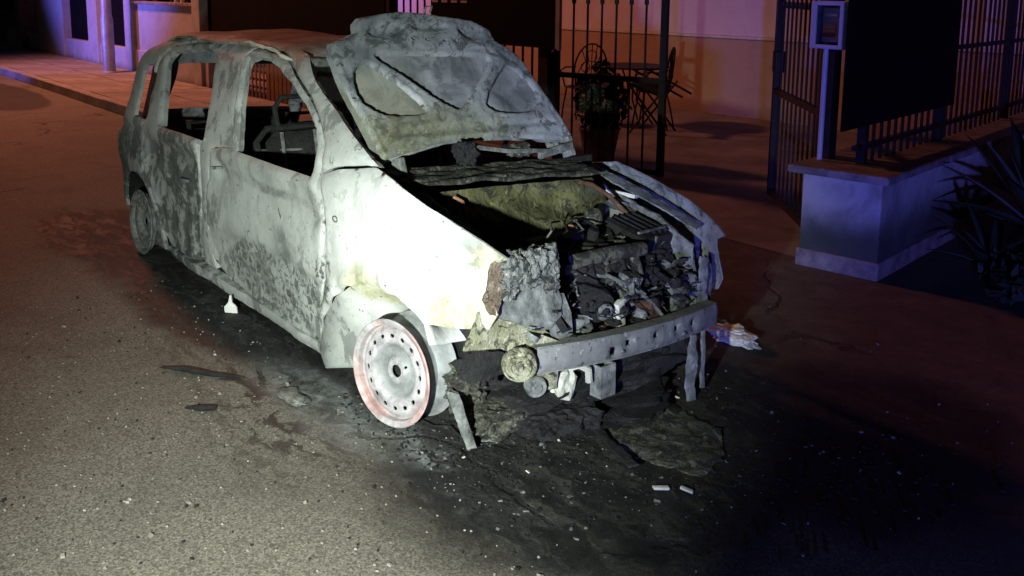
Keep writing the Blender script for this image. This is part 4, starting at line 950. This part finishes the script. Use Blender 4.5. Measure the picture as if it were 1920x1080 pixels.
for k_ in range(16):
    p = Vector((rg.uniform(.08, .46), rg.uniform(-.40, .44), 0)); p.z = .64-.45*max(0, p.x-.16)-.05*p.y
    q = [p.copy()]
    dv = Vector((rg.gauss(0, .6), rg.gauss(0, 1), 0)).normalized()
    for _ in range(7):
        dv = (dv+Vector((rg.gauss(0, .5), rg.gauss(0, .5), rg.gauss(0, .25)))).normalized(); nx = q[-1]+dv*.024
        nx.z = min(max(nx.z, .60-.45*max(0, nx.x-.16)), .66-.40*max(0, nx.x-.16)); q.append(nx)
    MB().tube(q, rg.uniform(.0022, .0045), 5).build('bare_wire', ('ash', 'char', 'copper')[k_ % 3], engine, True)
for k_ in range(4): MB().tube([(.24, -.10+.085*k_, .585), (.31, -.10+.085*k_, .60), (.37, -.09+.083*k_, .565), (.395, -.08+.08*k_, .50), (.38, -.07+.08*k_, .44)], .021, 10).build('inlet_runner', ('char', 'cowl')[k_ % 2], engine, True)
MB().tube([(.36, -.16, .60), (.375, .0, .605), (.375, .20, .59)], .028, 12).build('inlet_plenum', 'cowl', engine, True)
MB().lathe([(0, .03), (.02, .03), (.024, .02), (.06, .018), (.066, .028), (.076, .026), (.08, 0), (.08, -.04)], 26, 'X', (.345, -.27, .40), rotm(0, 8, -20)).build('crank_pulley', 'char', engine, True)
crumple('engine_mount', (.30, -.36, .48), (.16, .12, .16), 'char', engine, 4, .3, 51.0)
rg = random.Random(77)
for k_ in range(20):
    x = rg.uniform(.08, .46); y = rg.uniform(-.30, .46); z = .60 - .45*max(0, x-.16) - .05*y + rg.uniform(-.06, .01); w_ = rg.uniform(.03, .075); h_ = rg.uniform(.02, .06)
    pl = [(w_*math.cos(a)*rg.uniform(.6, 1.15), h_*math.sin(a)*rg.uniform(.6, 1.15)) for a in [q*2*math.pi/9 for q in range(9)]]
    m3 = rotm(rg.uniform(-50, 50), rg.uniform(-70, 20), rg.uniform(0, 180)); u_ = m3 @ Vector((1, 0, 0)); v_ = m3 @ Vector((0, 1, 0))
    if u_.cross(v_).z < 0: v_ = -v_
    plate('torn_sheet', pl, (x, y, z), u_, v_, ('char', 'cowl', 'char', 'cowl')[k_ % 4], engine, .02, .004, (), .014, 16, .006)
cl = MB(); cl2 = MB(); rg = random.Random(21)
for i in range(900):
    x = rg.uniform(.04, .50); y = rg.uniform(-.47, .48); z = .60 - .45*max(0, x-.16) + rg.uniform(-.12, .025) - .05*y
    t = cl if rg.random() < .86 else cl2; s_ = .005+.026*rg.random()**2.2
    q = rg.random()
    if q < .35: t.box((x, y, z), (s_*rg.uniform(.5, 2.0), s_*rg.uniform(.4, 1.5), s_*.35), rotm(rg.uniform(-60, 60), rg.uniform(-60, 60), rg.uniform(0, 180)), 0, s_*.3)
    elif q < .6:
        vs, fs = crumple(None, (x, y, z), (s_*2.4, s_*2, s_*1.6), None, None, 1, .5, i*.37); t.add(vs, fs)
    else:
        p = Vector((x, y, z)); d = Vector((rg.gauss(0, 1), rg.gauss(0, 1.2), rg.gauss(0, .5))).normalized()*s_*2.2; b = Vector((rg.gauss(0, 1), rg.gauss(0, 1), rg.gauss(0, 1)))*s_*.5
        t.tube([p-d, p+b, p+d], rg.uniform(.0012, .0032), 5)
tag(cl.build('charred_scraps', 'char', engine), kind='stuff'); tag(cl2.build('ash_scraps', 'ash', engine), kind='stuff')

# front end: lamp brackets, slam panel, crash plates, beam
plate('headlamp_bracket', [(-.60, .56), (-.575, .60), (-.47, .625), (-.40, .60), (-.33, .61), (-.32, .52), (-.33, .47), (-.38, .43), (-.44, .435), (-.585, .515)], (.595, 0, 0), (.12, 1, 0), (-.16, 0, 1), 'ash', amp=.014, freq=12, ragged=.007, res=.012, thick=.012)
for k_, (yy, zz, dx, dy, dz) in enumerate(((-.52, .655, .07, .09, .12), (-.44, .67, .08, .10, .10), (-.37, .655, .07, .08, .12), (-.47, .615, .06, .14, .05), (-.36, .59, .06, .06, .08), (-.55, .60, .05, .06, .07))):
    crumple('melted_lamp', (.455-.10*(zz-.55), yy, zz), (dx, dy, dz), 'crumb', car, 4, .32, 31+k_*2.3)
plate('headlamp_rim', [(-.645, .58), (-.60, .70), (-.575, .712), (-.56, .70), (-.575, .58), (-.60, .52), (-.62, .53)], (.622, 0, 0), (.12, 1, 0), (-.16, 0, 1), 'tan', amp=.012, freq=15, ragged=.004, res=.014, thick=.014)
plate('headlamp_bracket', [(-.10, -.06), (.10, -.07), (.12, .03), (.03, .07), (-.09, .05)], (.43, .42, .375), (.05, 1, -.1), (-.2, 0, 1), 'ash', amp=.025, freq=13, ragged=.008, res=.016, thick=.02)
plate('lamp_stay', [(-.02, -.09), (.02, -.09), (.025, .10), (-.015, .11)], (.47, .47, .42), (0, 1, 0), (-.08, .05, 1), 'ash', amp=.012, freq=13, ragged=.005, res=.014, thick=.012)
plate('lamp_stay', [(-.018, -.10), (.014, -.10), (.02, .06), (-.01, .12)], (.45, .53, .40), (0, 1, 0), (-.12, .08, 1), 'ash', amp=.012, freq=13, ragged=.005, res=.014, thick=.012)
plate('front_valance', [(-.70, .415), (-.63, .535), (-.55, .515), (-.42, .44), (-.355, .40), (-.345, .23), (-.42, .24), (-.50, .36), (-.56, .39), (-.64, .40)], (.565, 0, 0), (.16, 1, 0), (-.1, 0, 1), 'ochre2', amp=.018, freq=8, ragged=.006, res=.018, thick=.012)
plate('front_valance_edge', [(-.69, .34), (-.60, .375), (-.48, .33), (-.46, .27), (-.56, .25), (-.66, .27)], (.445, 0, 0), (.12, 1, 0), (-.05, 0, 1), 'char', amp=.03, freq=11, ragged=.012, res=.018, thick=.012)
bm_ = rotm(0, 10, -36)
cm = MB().lathe([(0, .035), (.012, .035), (.016, .022), (.03, .020), (.034, .03), (.044, .032), (.050, .018), (.056, .016), (.060, .024), (.066, .022), (.070, .008), (.070, -.012), (0, -.012)], 36, 'X', (.500, -.535, .350), bm_ @ Matrix.Scale(.86, 3)).build('crash_mount', 'ochre2', car, True)
plate('crash_plate', [(-.055, -.10), (.05, -.11), (.06, .06), (.0, .09), (-.06, .07)], (.500, -.42, .33), (.2, 1, 0), (0, 0, 1), 'ochre2', amp=.008, res=.016, thick=.02)
plate('stay_bracket', [(-.05, -.10), (.04, -.10), (.05, .02), (.03, .09), (-.01, .10), (-.04, .03)], (.475, -.325, .445), (.1, 1, 0), (-.15, 0, 1), 'ash', amp=.01, res=.014, thick=.012)
def bx(y): return .51 + .075*(1-(y/.56)**2)
def bz(y): return .352 - .052*(y+.47)
BH = .052
def rect(cy, cz, w, h): return [(cy-w/2, cz-h/2), (cy+w/2, cz-h/2), (cy+w/2, cz+h/2), (cy-w/2, cz+h/2)]
bholes = [rect(-.16, -.014, .026, .030), rect(-.085, .004, .022, .020), rect(.06, .006, .026, .018), rect(.19, .006, .024, .018), rect(.30, .004, .022, .018)]
beam = panel('bumper_beam', [(-.475, -.048), (-.475, .05), (.50, .045), (.515, .0), (.50, -.045)], bholes, lambda y, z, d: (bx(y) - .006*sm(.012, 0, d) + nz((y, z, 0), 6, .006) - .012*math.exp(-((y-.12)/.05)**2)*sm(-.03, .04, z), y, bz(y)+z), 'beam', car, .02, .008, .008, .003)
fl_ = MB()
for sz in (-1, 1):
    ys_ = [-.47+.04*i for i in range(25)]
    vs = []; fs = []
    for y in ys_:
        for (dx, dz) in ((-.006, 0), (-.060, 0), (-.060, -.006*sz), (-.006, -.006*sz)): vs.append((bx(y)+dx, y, bz(y)+sz*.046+dz))
    for i in range(len(ys_)-1):
        for k in range(4): fs.append((i*4+k, i*4+(k+1) % 4, (i+1)*4+(k+1) % 4, (i+1)*4+k))
    fl_.add(vs, fs)
fl_.build('flange', 'beam', beam)
for y in (-.16, .19): MB().lathe([(0, .008), (.006, .008), (.008, .005), (.008, 0)], 10, 'X', (bx(y+.035)+.0, y+.035, bz(y)-.02)).build('bolt_head', 'ash', beam)
m_ = MB()
for y in (-.17, -.10): m_.box((.50, y, .19), (.05, .010, .12), rotm(0, 0, 0), .002)
m_.box((.525, -.135, .19), (.008, .075, .12)).build('tow_bracket', 'ash', car)
MB().lathe([(0, .012), (.014, .012), (.02, .006), (.032, .008), (.038, .0), (.038, -.03), (0, -.03)], 22, 'X', (.50, -.455, .245), rotm(0, 5, -20)).build('belt_pulley', 'ash', car, True)
MB().tube([(.47, -.30, .26), (.50, -.26, .275), (.51, -.22, .25), (.50, -.205, .20)], .014, 8).build('radiator_hose', 'pale', car, True)
crumple('melted_fan_motor', (.46, -.31, .21), (.09, .10, .12), 'pale', car, 3, .3, 6.6)
crumple('subframe', (.20, 0, .15), (.55, .90, .14), 'char', car, 4, .3, 12.5)
crumple('radiator_remains', (.44, .12, .20), (.08, .62, .20), 'char', car, 4, .4, 15.5)
crumple('gearbox', (.20, .28, .24), (.34, .34, .24), 'char', car, 3, .25, 7.7)
crumple('sump', (.28, -.10, .20), (.28, .30, .22), 'char', car, 3, .25, 9.7)
for (p0, p1) in (((.10, -.30, .16), (.0, -.60, .15)), ((.10, .30, .16), (.0, .58, .15))): MB().tube([p0, p1], .025, 8).build('lower_arm', 'char', car, True)
for k_, (c, d) in enumerate((((.28, -.46, .06), (.18, .22, .10)), ((.40, -.32, .05), (.18, .20, .09)), ((.18, -.52, .13), (.12, .12, .12)), ((.46, -.22, .06), (.14, .16, .08)), ((.26, -.56, .24), (.10, .14, .10)))):
    crumple('melted_bumper', c, d, ('cowl', 'char')[k_ % 2], car, 4, .4, 71+k_*1.9)
# hanging bumper remains below the far end of the beam
plate('hanging_strip', [(-.022, 0), (.020, 0), (.026, .12), (.018, .26), (-.016, .27), (-.03, .14)], (.565, .30, .003), (.1, 1, 0), (-.02, .02, 1), 'ash', amp=.016, freq=12, ragged=.008, res=.014, thick=.008)
plate('hanging_strip', [(-.008, 0), (.008, 0), (.010, .27), (-.008, .27)], (.545, .395, .02), (.1, 1, 0), (-.01, .0, 1), 'ash', amp=.008, freq=9, ragged=.003, res=.012, thick=.010)
plate('hanging_strip', [(-.02, 0), (.012, 0), (.02, .20), (-.02, .22)], (.36, -.62, .02), (.3, 1, 0), (-.15, -.3, 1), 'ash', amp=.01, freq=9, ragged=.004, res=.014, thick=.008)

# ================================================================ debris on the road
def chips(name, n, ell, mats, smin, smax, seed, label):
    rg = random.Random(seed)
    mbs = [MB() for _ in mats]
    for i in range(n):
        (cx, cy, rx, ry) = ell[rg.randrange(len(ell))]
        while True:
            a, b = rg.uniform(-1, 1), rg.uniform(-1, 1)
            if a*a+b*b < 1 and rg.random() < 1.15-(a*a+b*b): break
        s_ = smin + (smax-smin)*rg.random()**3; k = rg.choices(range(len(mats)), [m[1] for m in mats])[0]
        x, y = cx+a*rx, cy+b*ry
        d = (s_*rg.uniform(.6, 1.8), s_*rg.uniform(.4, 1.1), s_*rg.uniform(.15, .6))
        mbs[k].box((x, y, d[2]*.4), d, rotm(rg.uniform(-25, 25), rg.uniform(-25, 25), rg.uniform(0, 180)), 0, s_*.35)
    for mb, (m, _) in zip(mbs, mats):
        o = mb.build(name, m); tag(o, label % m_names[m], 'debris', kind='stuff')
m_names = {'char': 'black charred', 'ash': 'grey ashen', 'pale': 'pale'}
chips('charred_debris', 6000, [(.58, -.38, .66, .58), (.55, -.35, .55, .50), (.35, -.05, .5, .6), (.1, -.62, .5, .25), (1.0, .2, .6, .7)], [('char', 8), ('ash', .7), ('pale', .05)], .002, .012, 5, '%s crumbs strewn over the burnt ground')
# melted heaps under the nose
for i, (c, d, m, lab) in enumerate([((.18, -.36, .03), (.34, .30, .09), 'char', 'black melted heap on the road behind the front rim'),
                                   ((.40, .0, .02), (.36, .5, .07), 'char', 'black melted heap on the road under the bumper beam'),
                                   ((.28, -.50, .012), (.14, .06, .03), 'ash', 'pale ash clump on the road between rim and crust'),
                                   ((.29, .94, .03), (.20, .12, .07), 'pale', 'pale burnt lump on the road right of the bumper beam'),
                                   ((.10, 1.03, .02), (.12, .07, .04), 'ash', 'small grey lump just beyond the pale burnt lump')]):
    tag(crumple('burnt_lump', c, d, m, None, 4, .35, i*3.3+1), lab, 'debris', 'burnt lumps on the road')
cp = plate('burnt_sheet', [(-.27, -.13), (-.05, -.20), (.14, -.19), (.33, -.10), (.28, .06), (.12, .20), (-.10, .19), (-.26, .04)], (.66, .00, .010), (.93, -.10, 0), (.12, .95, .012), 'cowl', None, .010, .006, (), .014, 14, .016)
tag(cp, 'flat grey charred panel lying on the road below the bumper beam', 'debris')
cp2 = plate('charred_strip', [(-.26, -.012), (.24, -.02), (.26, .012), (-.25, .016)], (.56, -.20, .03), (.94, -.33, 0), (.33, .94, .1), 'char', None, .012, .008, (), .016, 12, .006)
tag(cp2, 'narrow black strip along the near edge of the grey charred panel', 'debris')
for (x, y, L, a, lab) in ((.925, -.295, .05, 62, 'left of two white bars on the road by the charred panel'), (.985, -.240, .036, 20, 'right of two white bars on the road by the charred panel')):
    o = MB().box((x, y, .012), (L, .014, .010), rotm(4, 0, a), .003, .006).build('white_fragment', 'pale'); tag(o, lab, 'debris', 'white fragments on the road')
sc_ = plate('white_scrap', [(-.032, 0), (.034, 0), (.03, .03), (.006, .05), (.002, .085), (-.006, .085), (-.014, .05), (-.034, .028)], (-1.49, -.70, .002), (.77, .64, 0), (-.1, .1, 1), 'white', None, .004, .008, (), .012, 12, .002)
tag(sc_, 'small white pointed scrap standing on the road below the sill', 'debris')
for (p, lab) in (([(-1.03, -1.20, .008), (-.93, -1.13, .012), (-.82, -1.06, .008), (-.72, -.97, .006)], 'long dark charred strip on the road left of the rim'),
                 ([(-.60, -1.26, .006), (-.55, -1.22, .010), (-.52, -1.17, .006)], 'short dark stick on the road left of the rim')):
    o = MB().tube(p, .010, 6, rr=[.004, .011, .010, .003][:len(p)]).build('charred_strip', 'char'); tag(o, lab, 'debris')
tag(MB().tube([(.05, -.62, .006), (.12, -.62, .010), (.16, -.57, .008), (.24, -.585, .006)], .004, 6).build('wire', 'char'), 'thin black wire on the road just right of the rim', 'wire')
tag(crumple('ash_flake', (-.43, -.90, .008), (.16, .07, .02), 'ash', None, 3, .4, 2.2), 'grey ash flake on the road left of the front rim', 'debris')
rg = random.Random(91); gm = [MB(), MB()]
for i in range(1500):
    x = rg.uniform(-2.2, 2.0); y = rg.uniform(-2.4, -.75) if rg.random() < .8 else rg.uniform(-1.0, 1.6)
    s_ = rg.uniform(.002, .006) if rg.random() < .95 else rg.uniform(.006, .012)
    gm[0 if rg.random() < .6 else 1].box((x, y, s_*.3), (s_*rg.uniform(.8, 1.6), s_, s_*.8), rotm(rg.uniform(-30, 30), rg.uniform(-30, 30), rg.uniform(0, 180)), 0, s_*.3)
tag(gm[0].build('road_grit', 'pave'), 'pale grit scattered on the asphalt', 'grit', kind='stuff'); tag(gm[1].build('road_grit', 'char'), 'dark grit scattered on the asphalt', 'grit', kind='stuff')
